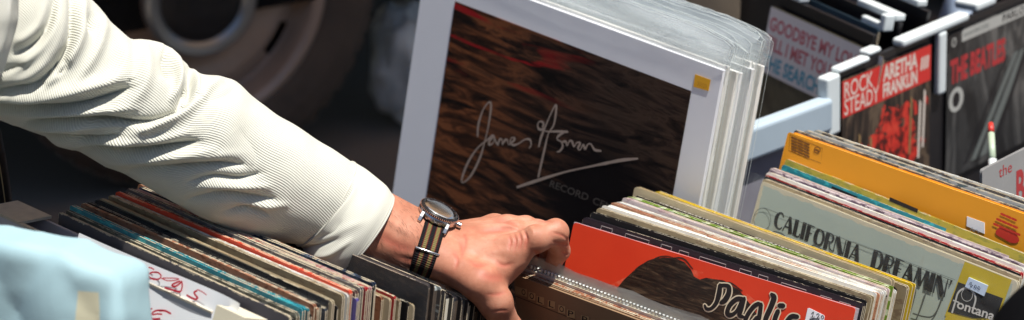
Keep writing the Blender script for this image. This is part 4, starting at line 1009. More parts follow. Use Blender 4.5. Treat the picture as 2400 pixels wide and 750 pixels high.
mb.box(-.0006, .0006, -.001, .0105, .0034, .0036, 1); mb.box(-.001, .0075, -.0007, .0007, .0036, .0038, 1)
mb.build('dial', [plain('grey_dial', (.44, .44, .42), .3, .1), plain('pale_hands', (.6, .6, .56), .4, .05)], watch)
gl = NT('watch_crystal'); gl.col((.9, .9, .92)); gl.rough(.06); tr = gl.n('ShaderNodeBsdfTransparent'); mx = gl.n('ShaderNodeMixShader'); fr = gl.n('ShaderNodeFresnel'); fr.inputs[0].default_value = 1.5
gs = gl.n('ShaderNodeBsdfGlossy'); gs.inputs['Roughness'].default_value = .2; gl.l(gl.math('ADD', fr.outputs[0], .05), mx.inputs[0]); gl.l(tr.outputs[0], mx.inputs[1]); gl.l(gs.outputs[0], mx.inputs[2]); gl.l(mx.outputs[0], [x for x in gl.t.nodes if x.type == 'OUTPUT_MATERIAL'][0].inputs[0])
mb = MB(); mb.lathe([(0, .0062), (.0065, .0061), (.012, .0058), (.0160, .0053), (.0162, .0048)], 48, 0); mb.build('crystal', gl.m, watch, smooth=True)
mb = MB(); mb.tube([(.0185, 0, -.0006), (.0205, 0, -.0006), (.0207, 0, -.0006), (.0240, 0, -.0006), (.0243, 0, -.0006)], [.0015, .0015, .0029, .0029, .0022], 18, 0); mb.build('crown', STEEL, watch, smooth=False)
mb = MB(); mb.lathe([(0, 0), (.0026, 0), (.0026, .0012), (.0018, .0018), (0, .0019)], 20, 0, Matrix.Translation((-.0166, .0085, .0004)) @ Matrix.Rotation(R(-60), 4, 'Y')); mb.build('red_pusher', plain('red_enamel', (.7, .02, .02), .3, .05), watch, smooth=True)
# strap follows the skin
Nc_, Yc_ = Nw.copy(), Yw.copy(); A2 = np.array(RT)*.945 - np.array(UP)*.32 + np.array(FWD)*.08; A2 /= np.linalg.norm(A2); Nw = Nw - A2*(Nw@A2); Nw /= np.linalg.norm(Nw); Yw = np.cross(Nw, A2); Yw = -Yw if Yw@np.array(UP) > 0 else Yw; A = A2
ctr = np.array(px(1003, 568, 2.052)) ; ctr = ctr - A*((ctr-Cw)@A)
nth, wS = 96, .0200; vs = []; fs = []; uvs = []
TH = 2*math.pi*np.arange(nth)/nth; DR = Nw[None]*np.cos(TH)[:, None] + Yw[None]*np.sin(TH)[:, None]
def skin_rad(offs):
    """radius of the skin about the wrist for every angle and offset along the arm (bisection, all at once)"""
    offs = np.asarray(offs); base = ctr[None, None] + A[None, None]*offs[None, :, None]; lo_ = np.full((nth, len(offs)), .004); hi_ = np.full((nth, len(offs)), .06)
    for k in range(18):
        m = (lo_+hi_)/2; ins = hand_sdf((base + DR[:, None]*m[..., None]).reshape(-1, 3)).reshape(m.shape) < 0
        lo_ = np.where(ins, m, lo_); hi_ = np.where(ins, hi_, m)
    return lo_
SR = skin_rad([-wS/2 + wS*k/8 for k in range(9)])
rad = SR[:, [1, 4, 7]].max(1)
rad = np.array(rad)
for k in range(3): rad = np.maximum(rad, (np.roll(rad, 1)+np.roll(rad, -1))/2)
for i in range(nth):
    th = 2*math.pi*i/nth; dr = Nw*math.cos(th) + Yw*math.sin(th)
    for k in range(9):
        o_ = -wS/2 + wS*k/8; r_ = rad[i]*.72 + .28*min(rad[i], SR[i, k]+.0006) + .0016 - (.0003 if k in (0, 8) else 0)
        vs.append(Vector(ctr + A*o_ + dr*r_)); 
    for k in range(9):
        o_ = -wS/2 + wS*k/8; vs.append(Vector(ctr + A*o_ + dr*(rad[i]*.72 + .28*min(rad[i], SR[i, k]+.0006) + .0002)))
me_f = []; mi_uv = []
for i in range(nth):
    i2 = (i+1) % nth; a0, a1 = i*18, i2*18
    for k in range(8): me_f.append((a0+k, a0+k+1, a1+k+1, a1+k)); mi_uv.append([(k/8, i), (k/8+1/8, i), (k/8+1/8, i+1), (k/8, i+1)])
    for k in range(8): me_f.append((a0+9+k, a1+9+k, a1+10+k, a0+10+k)); mi_uv.append([(k/8, i)]*4)
    me_f.append((a0, a1, a1+9, a0+9)); mi_uv.append([(0, i), (0, i+1), (0, i+1), (0, i)]); me_f.append((a0+8, a0+17, a1+17, a1+8)); mi_uv.append([(1, i)]*4)
IW = MW.inverted(); me = mesh('strap', [IW @ v for v in vs], me_f); uv = me.uv_layers.new(name='strap'); 
for k, t in enumerate([u_ for q in mi_uv for u_ in q]): uv.data[k].uv = t
t = NT('striped_nylon'); sp = t.n('ShaderNodeSeparateXYZ'); t.l(t.n('ShaderNodeUVMap', uv_map='strap').outputs[0], sp.inputs[0])
BK, OL, RD = (.010, .009, .010), (.21, .17, .065), (.16, .015, .015)
c = t.ramp(sp.outputs[0], [(0, BK), (.17, RD), (.205, OL), (.365, RD), (.40, BK), (.60, RD), (.635, OL), (.795, RD), (.83, BK)], 'CONSTANT')
wv = t.math('ADD', t.math('MULTIPLY', t.math('SINE', t.math('MULTIPLY', sp.outputs[1], 2*math.pi*1.35)), .5), .5)
t.col(t.mix(t.math('MULTIPLY', wv, .55), c, BK)); t.rough(.8); t.set(Specular_IOR_Level=.12); t.bump(wv, .6, .0006)
strap = link('strap', me, t.m, watch, smooth=True)
# steel keeper bars across the strap
def bar_at(th, name, rr=.0013):
    i = int(th/(2*math.pi)*nth) % nth; dr = Nw*math.cos(th) + Yw*math.sin(th); p = ctr + dr*(rad[i] + .0028); mb = MB()
    mb.tube([IW @ Vector(p - A*.0116), IW @ Vector(p - A*.011), IW @ Vector(p + A*.011), IW @ Vector(p + A*.0116)], [rr*.7, rr, rr, rr*.7], 12, 0)
    for s_ in (-1, 1): mb.tube([IW @ Vector(p + A*.011*s_), IW @ Vector(p + A*.011*s_ - dr*.004)], rr*.8, 8, 0)
    mb.build(name, STEEL, watch, smooth=True); return proj(p)
WLOG = [bar_at(R(a), 'strap_keeper') if a == 78 else proj(ctr + (Nw*math.cos(R(a))+Yw*math.sin(R(a)))*(rad[int(a/360*nth)])) for a in (0, 30, 60, 78, 90, 120, 150)]
for q in WLOG: LOG.append(('strap', [round(v) for v in q[:2]], [0, 0], round(q[2], 3), 0))
# finger ring
rp = np.array(px(1222, 535, 2.098)); rd = np.array(px(1232, 532, 2.098)) - np.array(px(1188, 536, 2.088)); rd /= np.linalg.norm(rd)
zax = Vector(rd); xax = zax.orthogonal().normalized(); yax = zax.cross(xax)
MR = Matrix([[xax[i], yax[i], zax[i], rp[i]] for i in range(3)] + [[0, 0, 0, 1]])
mb = MB(); mb.lathe([(.0098, -.0018), (.0111, -.0016), (.0114, 0), (.0111, .0016), (.0098, .0018)], 40, 0, closed=True)
ringo = mb.build('finger_ring', STEEL, None, smooth=True); ringo.matrix_world = MR; tag(ringo, 'narrow silver ring on the ring finger behind the knuckle', 'ring')
# ------------------------------------------------------------------ soft things from a distance field
def soft(name, fn, lo, hi, res, mat, label=None, cat=None, it=3, M=None, cloth=0):
    V, F = surface_nets(fn, lo, hi, res); V = smooth(V, F, it); I_ = M.inverted()
    if cloth:      # creases of a limp fabric
        N_ = grad(V, fn, .002); q_ = [I_ @ Vector(v) for v in V]
        V = V + N_*np.array([cloth*(.9*(1-abs(mnoise.noise(Vector((q.x*9+q.z*14, q.y*8, q.z*5-q.x*7)))*2)) + .5*(1-abs(mnoise.noise(Vector((q.x*24-q.z*15, q.y*9+3, q.z*22)))*2)) - .8) for q in q_])[:, None]
    me = mesh(name, [I_ @ Vector(v) for v in V], [tuple(int(i) for i in f) for f in F]); o = link(name, me, mat, None, smooth=True); o.matrix_world = M
    if label: tag(o, label, cat)
    return o
def rbox_fn(M, half, r, warp=None):
    I = np.array(M.inverted()); h = np.array(half) - r
    def fn(P):
        q = P @ I[:3, :3].T + I[:3, 3]
        if warp: q = warp(q)
        a = np.abs(q) - h; return np.linalg.norm(np.maximum(a, 0), axis=1) + np.minimum(a.max(1), 0) - r
    return fn
def bounds(M, half, pad):
    P = np.array([cam_coord(M @ Vector((sx*half[0], sy*half[1], sz*half[2]))) for sx in (-1, 1) for sy in (-1, 1) for sz in (-1, 1)]); return list(P.min(0)-pad), list(P.max(0)+pad)

# ------------------------------------------------------------------ grey box with the paper sign, in front of the left crate
uF, yF, zF = basis(u0, R(9)); MF = mat4(TL0 - zF*.315, uF, yF, zF)
GB = NT('grey_card'); v = GB.obj(); n = GB.noise(v, 18, 5); GB.col(GB.mix(n, (.50, .49, .53), (.58, .57, .61))); GB.rough(.7); GB.bump(GB.noise(v, 300, 3), .15, .0006)
bx = empty('cardboard_box', None, 'grey cardboard box standing before the crate under the arm, carrying a paper sign', 'box', None, MF)
mb = MB(); mb.box(-.056, .262, -.042, -.039, .02, .3085, 0); mb.box(-.056, -.053, -.0385, -.006, .02, .3085, 0); mb.box(-.0525, .262, -.0095, -.0065, .02, .306, 0); mb.box(.259, .2625, -.0385, -.0098, .02, .300, 0); mb.box(-.052, .258, -.038, -.010, .02, .0235, 0)
mb.box(-.0562, -.004, -.0425, -.0058, .3087, .3112, 1); mb.box(-.004, .262, -.0424, -.0386, .3087, .3105, 1)
b_ = mb.build('box_body', [GB.m, plain('beige_card_edge', (.56, .50, .40), .8, .2, 120)], bx)
ptS = (MF @ Matrix.Translation((0, -.0438, 0))) @ Vector((0, 0, .300)); uS, yS, zS = basis(u0, R(24)); MS = mat4(ptS - zS*.300, uS, yS, zS)
sg = MB(); f = Face(MS, sg)
nx, nz = 40, 16; xa = f.loc(186, 546).x; xb = f.loc(582, 716).x; zt = f.loc(186, 546).y; zt2 = f.loc(582, 716).y
vs = []; fs = []
for i in range(nx+1):
    for k in range(nz+1):
        x = xa + (xb-xa)*i/nx; top = zt + (zt2-zt)*i/nx; z = top - .2*k/nz
        e = max(0, (i/nx - .80)/.20)*max(0, 1-k/nz*1.2)
        vs.append((x - .004*e*e, -.0002 - .006*e*e - .0016*math.sin(i*.16+k*.2), z - .004*e*e*(k/nz)))
for i in range(nx):
    for k in range(nz): a = i*(nz+1)+k; fs.append((a, a+1, a+nz+2, a+nz+1))
pv = [(x, y+.0003, z) for x, y, z in vs]
sg.add(vs + pv, fs + [tuple(len(vs)+q for q in reversed(ff)) for ff in fs], 0)
def S2(L): return [(x/2.142, 400 + y/2.142) for x, y in L]
for st, wd in (([(757, 487), (768, 489), (782, 497)], 2.6), ([(800, 512), (776, 511), (758, 520), (758, 533), (778, 545), (806, 545), (819, 530), (806, 514), (790, 510)], 3.2), ([(820, 541), (850, 553), (885, 552), (908, 545), (888, 541), (850, 540), (828, 540)], 2.0),
               ([(912, 556), (888, 566), (872, 576), (890, 582), (914, 566), (922, 558), (924, 585), (914, 608), (884, 602), (858, 594), (838, 588)], 3.8), ([(1000, 598), (1020, 606), (1046, 624)], 2.0), ([(998, 604), (984, 612), (990, 624), (1002, 640), (990, 646), (968, 638), (948, 626)], 4.0),
               ([(772, 694), (748, 702), (732, 722), (734, 740), (762, 738)], 3.6), ([(826, 702), (792, 704), (770, 722), (774, 744), (812, 744)], 3.6), ([(812, 704), (838, 704), (866, 718)], 4.0), ([(776, 724), (800, 720), (822, 722)], 3.0), ([(742, 596), (752, 606), (750, 620), (744, 632)], 2.6), ([(212, 735-560+0), (222, 735-560+0)], .1)):
    f.stroke(S2(st), wd, 1, 4, .0023)
fl = MB(); q0, q1 = f.loc(532, 746), f.loc(606, 748); ztp = f.loc(575, 733).y
fl.box(q0.x, q1.x, -.016, -.010, ztp-.12, ztp, 0); fl.box(q0.x+.001, q1.x-.001, -.0098, .012, ztp-.004, ztp-.0005, 0); flo = fl.build('folded_flap', plain('cream_card', (.62, .57, .44), .75, .1, 40), bx, MF.inverted() @ MS)
SIGN = plain('sign_paper', (.80, .82, .85), .65, .03, 20); REDPEN = plain('red_marker', (.48, .008, .03), .5, .1)
so_ = sg.build('paper_sign', [SIGN, REDPEN], None); so_.matrix_world = MS; tag(so_, 'white paper sign with red handwriting fixed to the grey cardboard box', 'sign')

# ------------------------------------------------------------------ pale blue bag, near and out of focus
BLU = NT('pale_blue_cloth'); v = BLU.obj(); n = BLU.noise(v, 7, 4); c = BLU.mix(n, (.30, .455, .505), (.36, .52, .56))
sp = BLU.n('ShaderNodeSeparateXYZ'); BLU.l(v, sp.inputs[0])
sel = BLU.math('MULTIPLY', BLU.math('MULTIPLY', BLU.math('GREATER_THAN', BLU.math('ADD', sp.outputs[0], BLU.math('MULTIPLY', BLU.math('SUBTRACT', sp.outputs[2], .085), -.05)), .240), BLU.math('LESS_THAN', BLU.math('ADD', sp.outputs[0], BLU.math('MULTIPLY', BLU.math('SUBTRACT', sp.outputs[2], .085), .06)), .269)), BLU.math('LESS_THAN', sp.outputs[2], .207))
c = BLU.mix(sel, c, (.55, .53, .38)); BLU.col(c); BLU.rough(.75); BLU.bump(BLU.noise(v, 500, 2), .15, .0006)
ub = Vector((math.cos(R(14)), -math.sin(R(14)), 0)); ub_, yb_, zb_ = basis(ub, R(16))
hb_ = (.28, .035, .235); pr = px(340, 586, 1.70)
MBb = mat4(pr - ub_*hb_[0] - zb_*hb_[2], ub_, yb_, zb_)
def wb(q):
    q = q.copy(); q[:, 1] += .006*np.sin(q[:, 0]*26+q[:, 2]*9) + .005*np.abs(np.sin(q[:, 2]*22-q[:, 0]*30+2*np.sin(q[:, 0]*11))) + .003*np.abs(np.sin(q[:, 0]*48+q[:, 2]*35)); q[:, 2] += .003*np.sin(q[:, 0]*23+1.0) + .22*np.clip(q[:, 0]-.225, 0, 1); q[:, 0] += .004*np.sin(q[:, 2]*30); return q
lo_, hi_ = bounds(MBb, hb_, .03)
bb = soft('cloth_bag', rbox_fn(MBb, hb_, .012, wb), lo_, hi_, .0038, BLU.m, 'pale blue cloth bag with a beige strip, close and blurred, before the grey box', 'bag', M=MBb, cloth=.0018)
# ------------------------------------------------------------------ black things cut by the frame
LEA = plain('black_leather', (.010, .009, .010), .38, .3, 40, bump=.2)
uL = Vector((math.cos(R(60)), math.sin(R(60)), 0)); MBk = mat4(px(-62, 470, 2.12), Vector((.95, .30, 0)).normalized(), Vector((-.30, .95, 0)).normalized(), Vector((0, 0, 1)))
hk = (.034, .05, .10); lo_, hi_ = bounds(MBk, hk, .03)
def wk(q): q = q.copy(); q[:, 0] += .006*(q[:, 2]/.1)**2; return q
kb = soft('shoulder_bag', rbox_fn(MBk, hk, .010, wk), lo_, hi_, .004, LEA, 'black leather shoulder bag hanging under the elbow, its edge stitched in pale thread', 'bag', M=MBk)
mb = MB()
mb.tube([Vector((.0265 - .006*(z/.1)**2, -.0495, z)) for z in np.linspace(-.09, .09, 14)], .0006, 6, 0); mb.build('stitched_edge', plain('pale_thread', (.45, .36, .2), .6, .1), kb)
pj = px(2500, 780, 1.62); MBj = mat4(pj - Vector((0, 0, .34)), RT.copy(), Vector((0, 1, 0)), Vector((0, 0, 1)))
def wj(q): q = q.copy(); q[:, 0] -= np.clip(q[:, 2]-.34, -.07, .09)*.62 - .006*np.sin(q[:, 2]*60); return q
hj = (.038, .05, .405); lo_, hi_ = bounds(MBj, hj, .05)
soft('black_bag', rbox_fn(MBj, hj, .020, wj), lo_, hi_, .004, plain('black_cloth', (.005, .005, .006), .95, .3, 60, spec=.05), 'black cloth bag at the edge, close and blurred, before the yellow panel', 'bag', M=MBj)

# ------------------------------------------------------------------ rack of small records
G7 = 'small records in the black rack'
best = min(np.arange(.45, 1.1, .002), key=lambda z: abs((atz(1974, 188, z)-atz(2182, 100, z)).length - .178)); ZR = float(best)
Kc = atz(1974, 188, ZR); vr = (atz(2182, 100, ZR) - Kc).normalized(); LOG.append(('rack z', [0, 0], [0, 0], Kc.y, ZR))
uv_, yv_, zv_ = basis(vr, R(4)); MRk = mat4(Kc, uv_, yv_, zv_)
RB = plain('black_rack_plastic', (.012, .011, .013), .35, .2); CL = plain('white_clip_plastic', (.66, .72, .74), .42, .05, 40)
rack = empty('record_rack', None, 'black rack of small records with white plastic corner clips', 'record rack', None, MRk)
mb = MB(); mb.box(-.010, .52, .004, .010, -.26, .010); mb.box(-.0098, -.004, .0102, .30, -.26, -.13); mb.build('rack_frame', RB, rack)
def bev(o, w=.0038):
    b = o.modifiers.new('b', 'BEVEL'); b.width = w; b.segments = 3; return o
mb = MB(); mb.box(-.036, -.0102, -.006, .010, -.060, .012); mb.box(-.0100, .050, -.004, .0105, .0102, .017); bev(mb.build('corner_clip', CL, rack))
mb = MB(); mb.box(.112, .252, -.006, .011, .0104, .021); mb.box(.188, .205, -.006, .0036, -.070, .0102); bev(mb.build('tee_clip', CL, rack))
mb = MB(); mb.box(.060, .086, .006, .022, .0104, .018); bev(mb.build('small_clip', CL, rack))
mb = MB(); mb.box(.285, .33, .006, .04, .0104, .022); bev(mb.build('small_clip', CL, rack))
def pic(name, stops, sc, rot, seed=0, dist=1.5):
    t = NT(name); v = t.obj(scale=sc, rot=rot, rnd=False); t.col(t.ramp(t.noise(v, 1.0, 6, .6, dist), stops)); t.rough(.32); return t.m
DARKPIC = pic('dark_street_photo', [(.36, (.010, .009, .008)), (.50, (.04, .026, .02)), (.60, (.13, .09, .06)), (.70, (.035, .025, .02)), (.8, (.25, .22, .17))], (60, 1, 16), (0, R(8), 0))
def red_patch(m):
    t = m.node_tree; b = t.nodes['Principled BSDF']; src = b.inputs['Base Color'].links[0].from_socket
    q = NT.__new__(NT); q.m = m; q.t = t; q.b = b
    tc = t.nodes.new('ShaderNodeTexCoord').outputs['Object']; vd = q.n('ShaderNodeVectorMath', operation='DISTANCE'); q.l(tc, vd.inputs[0]); vd.inputs[1].default_value = (.098, 0, .062)
    nz = q.noise(q.obj(scale=(34, 1, 34)), 1.0, 4, .6, .6); mk = q.math('GREATER_THAN', q.math('SUBTRACT', nz, q.math('MULTIPLY', vd.outputs['Value'], 3.6)), .315)
    fine = q.noise(q.obj(scale=(90, 1, 60)), 1.0, 4, .6, .5); c = q.mix(mk, src, q.ramp(fine, [(.42, (.07, .01, .008)), (.52, (.55, .03, .02)), (.7, (.62, .06, .035))])); q.l(c, b.inputs['Base Color'])
red_patch(DARKPIC)
REDB = plain('red_band', (.60, .03, .025), .35, .1); PALE = plain('pale_print', (.66, .58, .52), .4, .08); SKYB = plain('blue_print', (.08, .34, .48), .4, .1); PINKB = plain('pink_red_print', (.55, .14, .17), .4, .1)
def rs_marks(f):
    def L(x, z): return Vector((x, z))
    w_, h_ = .178, .178
    f.put([L(.0, h_-.002), L(w_, h_-.002), L(w_, h_-.047), L(.0, h_-.047)][::-1], [(0, 1, 2, 3)], 3)
    for body, x0, x1, z0, z1 in (('ROCK', .004, .060, h_-.024, h_-.004), ('STEADY', .004, .072, h_-.045, h_-.025), ('ARETHA', .080, .150, h_-.024, h_-.004), ('FRANKLIN', .080, .150, h_-.044, h_-.026)):
        vs_, fs_ = text2d(body, .008 if x0 < .05 else .035); f.put([L(x0+(x1-x0)*v.x, z0+(z1-z0)*v.y) for v in vs_], fs_, 4)
    for k in range(3):
        f.put([L(.156+k*.006, h_-.030), L(.160+k*.006, h_-.030), L(.162+k*.006, h_-.014), L(.158+k*.006, h_-.014)], [(0, 1, 2, 3)], 4)
    rnd = random.Random(3)
    for k in range(12):
        x = .012 + k*.0138 + rnd.uniform(-.004, .004)
        if .055 < x < .13: continue
        z0 = rnd.uniform(.01, .05); f.put([L(x, z0), L(x+.004, z0), L(x+.007, z0+.07), L(x+.003, z0+.075)], [(0, 1, 2, 3)], rnd.choice([4, 5, 5, 6, 6]))
GOLDP = plain('dull_gold_print', (.25, .16, .07), .4, .2)
sleeve(Kc + vr*.0, vr, R(4), 'small record cover with red top band and white capitals in the black rack', [DARKPIC, BOARD, INNER, REDB, PALE, RB, GOLDP], t=.002, w=.178, h=.178, group=G7, marks=rs_marks, name='small_record', cat='record')
BWPIC = pic('black_white_photo', [(.36, (.012, .012, .013)), (.52, (.045, .045, .046)), (.62, (.13, .125, .12)), (.72, (.04, .04, .04))], (26, 1, 7), (0, R(-38), 0))
def bw_marks(f):
    L = lambda x, z: Vector((x, z)); w_ = h_ = .19
    f.put([L(.030, h_-.001), L(w_, h_-.001), L(w_, h_-.016), L(.030, h_-.016)][::-1], [(0, 1, 2, 3)], 4); f.put([L(.002, h_-.002), L(.024, h_-.002), L(.024, h_-.022), L(.002, h_-.022)][::-1], [(0, 1, 2, 3)], 5)
    for body, x0, x1, z0, z1, mi, bd in (('THE', .006, .044, h_-.066, h_-.034, 3, .04), ('BEATLES', .050, .128, h_-.066, h_-.034, 3, .04), ('extended play', .034, .090, h_-.013, h_-.004, 6, .0), ('PARLO', .120, .170, h_-.013, h_-.003, 5, .02), ('0', .008, .018, h_-.018, h_-.006, 4, .0)):
        vs_, fs_ = text2d(body, bd); f.put([L(x0+(x1-x0)*v.x, z0+(z1-z0)*v.y) for v in vs_], fs_, mi)
    f.put([L(.020+.016*math.cos(a*.3142), h_-.088+.016*math.sin(a*.3142)) for a in range(20)], [tuple(range(20))], 4); f.put([L(.020+.008*math.cos(a*.3142), h_-.088+.010*math.sin(a*.3142)) for a in range(20)], [tuple(range(20))], 5)
    for k, (x0, x1, wd, mi) in enumerate(((.105, .165, .012, 6), (.125, .185, .016, 6), (.09, .14, .006, 5), (.15, .188, .010, 5))):
        f.put([L(x0-.05, .01), L(x0-.05+wd, .01), L(x1-.005, .13), L(x1-wd-.005, .13)], [(0, 1, 2, 3)], mi)
sleeve(Kc + vr*.214, vr, R(4), 'black and white small record cover with red title and pale top strip', [BWPIC, BOARD, INNER, plain('dim_red_print', (.42, .03, .035), .35, .15), plain('greyish_print', (.42, .42, .40), .4, .1), RB, plain('mid_grey_print', (.13, .145, .14), .4, .2)], t=.002, w=.19, h=.19, group=G7, marks=bw_marks, name='small_record', cat='record')
def bt_marks(f):
    L = lambda x, z: Vector((x, z)); vs_, fs_ = text2d('Beatles', .03); f.put([L(.062+.085*v.x, (.265+.040*v.y)) for v in vs_], fs_, 3)
    vs_, fs_ = text2d('the', .0); f.put([L(.03+.024*v.x, .307+.012*v.y) for v in vs_], fs_, 3)
q = atz(2302, 398, .725); sleeve(q, vr, R(6), 'pale record cover with red lettering standing low beside the amber box', [plain('pale_grey_cover', (.30, .30, .30), .4, .15, 20), BOARD, INNER, plain('deep_red_print', (.40, .035, .04), .4, .15)], t=.003, w=.315, h=.325, marks=bt_marks)
# a white marker with a red end, stuck upright between the sleeves
mb = MB(); p0, p1 = px(2330, 452, 2.37), px(2322, 290, 2.44); pts = [p0.lerp(p1, k) for k in (0, .14, .16, .46, .50, .85, .88, 1)]
mb.tube(pts[:2], .0042, 12, 1); mb.tube(pts[2:4], [.0050, .0048], 12, 0); mb.tube(pts[4:6], [.0040, .0038], 12, 2); mb.tube(pts[6:], [.0036, .0030], 12, 1); mb.tube([p0 + (p0-p1)*.002, p0 + (p0-p1)*1.0], .0044, 12, 0)
pen = mb.build('plastic_rod', [CL, plain('red_plastic', (.6, .04, .03), .4, .1), plain('pale_green_plastic', (.45, .55, .42), .4, .1)], None, smooth=True); tag(pen, 'thin white plastic rod with red bands standing behind the amber box', 'rod')
# the row facing the other way, further back
us = udir((1783, 22), (2040, 140), .70); zs = .70
TRs = atz(2040, 140, zs) + hb(us)*.02; WS_ = .215; S0 = TRs - us*WS_
OLIVEP = pic('olive_photo', [(.35, (.05, .04, .025)), (.6, (.16, .14, .09)), (.8, (.10, .08, .05))], (9, 1, 12), (0, 0, 0))
def gb_marks(f):
    L = lambda x, z: Vector((x, z)); w_, h_ = WS_, .178
    f.put([L(0, h_-.001), L(w_, h_-.001), L(w_, h_-.084), L(0, h_-.084)][::-1], [(0, 1, 2, 3)], 3)
    for body, x0, x1, z0, z1, mi in (('GOODBYE MY LOVE', .004, .180, h_-.030, h_-.012, 4), ('TILL I MET YOU', .004, .130, h_-.054, h_-.036, 4), ('THE SEARCHERS', .004, .148, h_-.079, h_-.060, 5)):
        vs_, fs_ = text2d(body, .03); f.put([L(x0+(x1-x0)*v.x, z0+(z1-z0)*v.y) for v in vs_], fs_, mi)
    f.put([L(.035+.020*math.cos(a*.3142), .020+.014*math.sin(a*.3142)) for a in range(20)], [tuple(range(20))], 6)
sleeve(S0, us, R(10), 'small record cover with pink red and blue capitals on white above an olive photo', [OLIVEP, BOARD, INNER, plain('greyish_white_print', (.72, .68, .70), .4, .05), PINKB, SKYB, RB], t=.002, w=WS_, h=.178, group=G7, marks=gb_marks, name='small_record', cat='record')
hs = hb(us)
DBL = plain('dark_blue_cover', (.030, .055, .080), .35, .2, 15)
for k, (lb, mt, dy, dz, dx) in enumerate((('dark slate blue small record cover behind the first black divider', DBL, .034, .012, .0), ('darker blue small record cover behind the second black divider', plain('ink_blue_cover', (.018, .03, .045), .35, .2, 15), .085, .010, -.03))):
    sleeve(S0 + hs*dy + Vector((0, 0, dz)) + us*dx, us, R(10), lb, [mt, BOARD, INNER], t=.003, w=.165, h=.178, group=G7, name='small_record', cat='record')
for k, (dy, dz, x0, x1, clips) in enumerate(((.012, .014, -.10, .182, ((-.01, .045),)), (.060, .018, -.08, .172, ((.095, .168),)), (.110, .022, -.08, .165, ((.05, .15),)))):
    ud_, yd_, zd_ = basis(us, R(8)); Md = mat4(S0 + hs*dy + Vector((0, 0, dz)), ud_, yd_, zd_)
    dv = empty('rack_divider', None, ('black rack divider right behind the cover with pink red capitals', 'black rack divider with a hooked white clip behind the slate blue cover', 'rearmost black rack divider with a long white clip')[k], 'rack divider', 'dividers of the black rack', Md)
    mb = MB(); mb.box(x0, x1, 0, .006, -.20, 0); bev(mb.build('divider_panel', RB, dv), .0012)
    for c0, c1 in clips:
        mb = MB(); mb.box(c0, c1, -.004, .012, .0004, .009); 
        if k == 1: mb.box(c1-.010, c1-.0002, -.020, -.0042, -.012, .0088); mb.box(c0+.03, c1-.0102, -.020, -.012, -.012, -.003)
        bev(mb.build('white_clip', CL, dv), .002)
# pale things at the top of the rack and the loose film beside it
def blob(c, r, sc, seed, amp):
    def fn(P):
        q = (P-np.array(c))/np.array(sc); n_ = np.array([mnoise.fractal(Vector(p)*(9/r*.1)+Vector((seed, 0, 0)), 1., 2., 3) for p in P]) if len(P) < 400000 else 0
        return np.linalg.norm(q, axis=1) - r + n_*amp
    return fn
def crumple(name, c, size, mat, label, cat, seed, amp=.18, sub=5, freq=3.2):
    bm = bmesh.new(); bmesh.ops.create_icosphere(bm, subdivisions=sub, radius=1)
    for v in bm.verts:
        n_ = mnoise.ridged_multi_fractal(v.co*freq*.5 + Vector((seed, 0, 0)), 1., 2.1, 4, 1., 2.) - 1; m_ = mnoise.noise(v.co*1.6 + Vector((0, seed, 0)))
        v.co *= 1 + amp*(n_*.5 + m_); v.co = Vector((v.co.x*size[0], v.co.y*size[1], max(-.92, v.co.z)*size[2]))
    me = bpy.data.meshes.new(name); bm.to_mesh(me); bm.free(); o = link(name, me, mat, None, smooth=True); o.location = c; return tag(o, label, cat)
tv0, tv1 = atz(1690, 330, .668), atz(1930, 243, .668); vt = (tv1-tv0).normalized(); ut_, yt_, zt_ = basis(vt, R(3)); MT = mat4(tv0, ut_, yt_, zt_); lt = (tv1-tv0).length
tub = empty('plastic_tub', None, 'pale plastic tub edge between the mounted prints and the black rack', 'tub', None, MT)
TUBP = plain('pale_tub_plastic', (.40, .49, .57), .45, .12, 12); LILP = plain('lilac_tub_side', (.22, .21, .25), .5, .1, 14)
mb = MB(); mb.box(-.02, lt, -.016, .004, -.030, .010); b_ = mb.build('rim', TUBP, tub); bv = b_.modifiers.new('b', 'BEVEL'); bv.width = .005; bv.segments = 3
mb = MB(); mb.box(-.015, lt-.003, -.004, .003, -.27, -.0305); mb.box(-.015, -.012, .0035, .12, -.27, -.004); mb.build('tub_side', LILP, tub)
pb_ = px(2245, 2, 2.95); crumple('paper_bundle', Vector((pb_.x, pb_.y, (pb_.z+.014+.378)/2)), (.030, .03, (pb_.z+.014-.378)/1.92), plain('pale_blue_paper', (.34, .42, .56), .6, .05, 20), 'pale blue paper bundle behind the rack', 'paper bundle', 9.0, .1, 4)

# ------------------------------------------------------------------ ground, table, added shade awning, van
ASP = NT('asphalt'); v = ASP.obj(); n = ASP.noise(v, 2.2, 6); n2 = ASP.noise(v, 90, 4, .7); ASP.col(ASP.mix(n2, ASP.mix(n, (.11, .090, .075), (.16, .130, .108)), (.20, .168, .14))); ASP.rough(.9); ASP.bump(n2, .5, .004)
mb = MB(); mb.add([(-60, -60, 0), (60, -60, 0), (60, 60, 0), (-60, 60, 0)], [(0, 1, 2, 3)]); g = mb.build('ground', ASP.m); tag(g, None, None, None, 'structure')
tb = empty('market_table', (0, -.1, 0), 'dark cloth topped market table under the record crates', 'table')
WD = plain('dark_table_cloth', (.014, .012, .014), .9, .3, 30, bump=.3)
mb = MB(); mb.box(-.95, 1.35, -.60, .45, .355, .378); mb.box(.12, 1.35, .4505, 1.0, .356, .3775); mb.build('table_top', WD, tb)
mb = MB(); mb.box(-.62, .02, -.42, .10, .3785, .445); mb.build('riser', WD, tb)
for sx in (-.9, 1.3):
    for sy in (-.55, .4): mb = MB(); mb.tube([(sx, sy, 0), (sx, sy, .354)], .02, 12, 0); mb.build('leg', STEEL, tb)
aw = empty('shade_awning', (.3, .6, 0), 'unseen awning added to shade the rear of the stall, on a black pole', 'awning')
pp = px(1767, 20, 2.95)
mb = MB(); mb.box(pp.x-.3-.0088, pp.x-.3+.0088, pp.y-.6-.0088, pp.y-.6+.0088, .0, 2.3); mb.build('pole', RB, aw)
mb = MB()
nx = 30
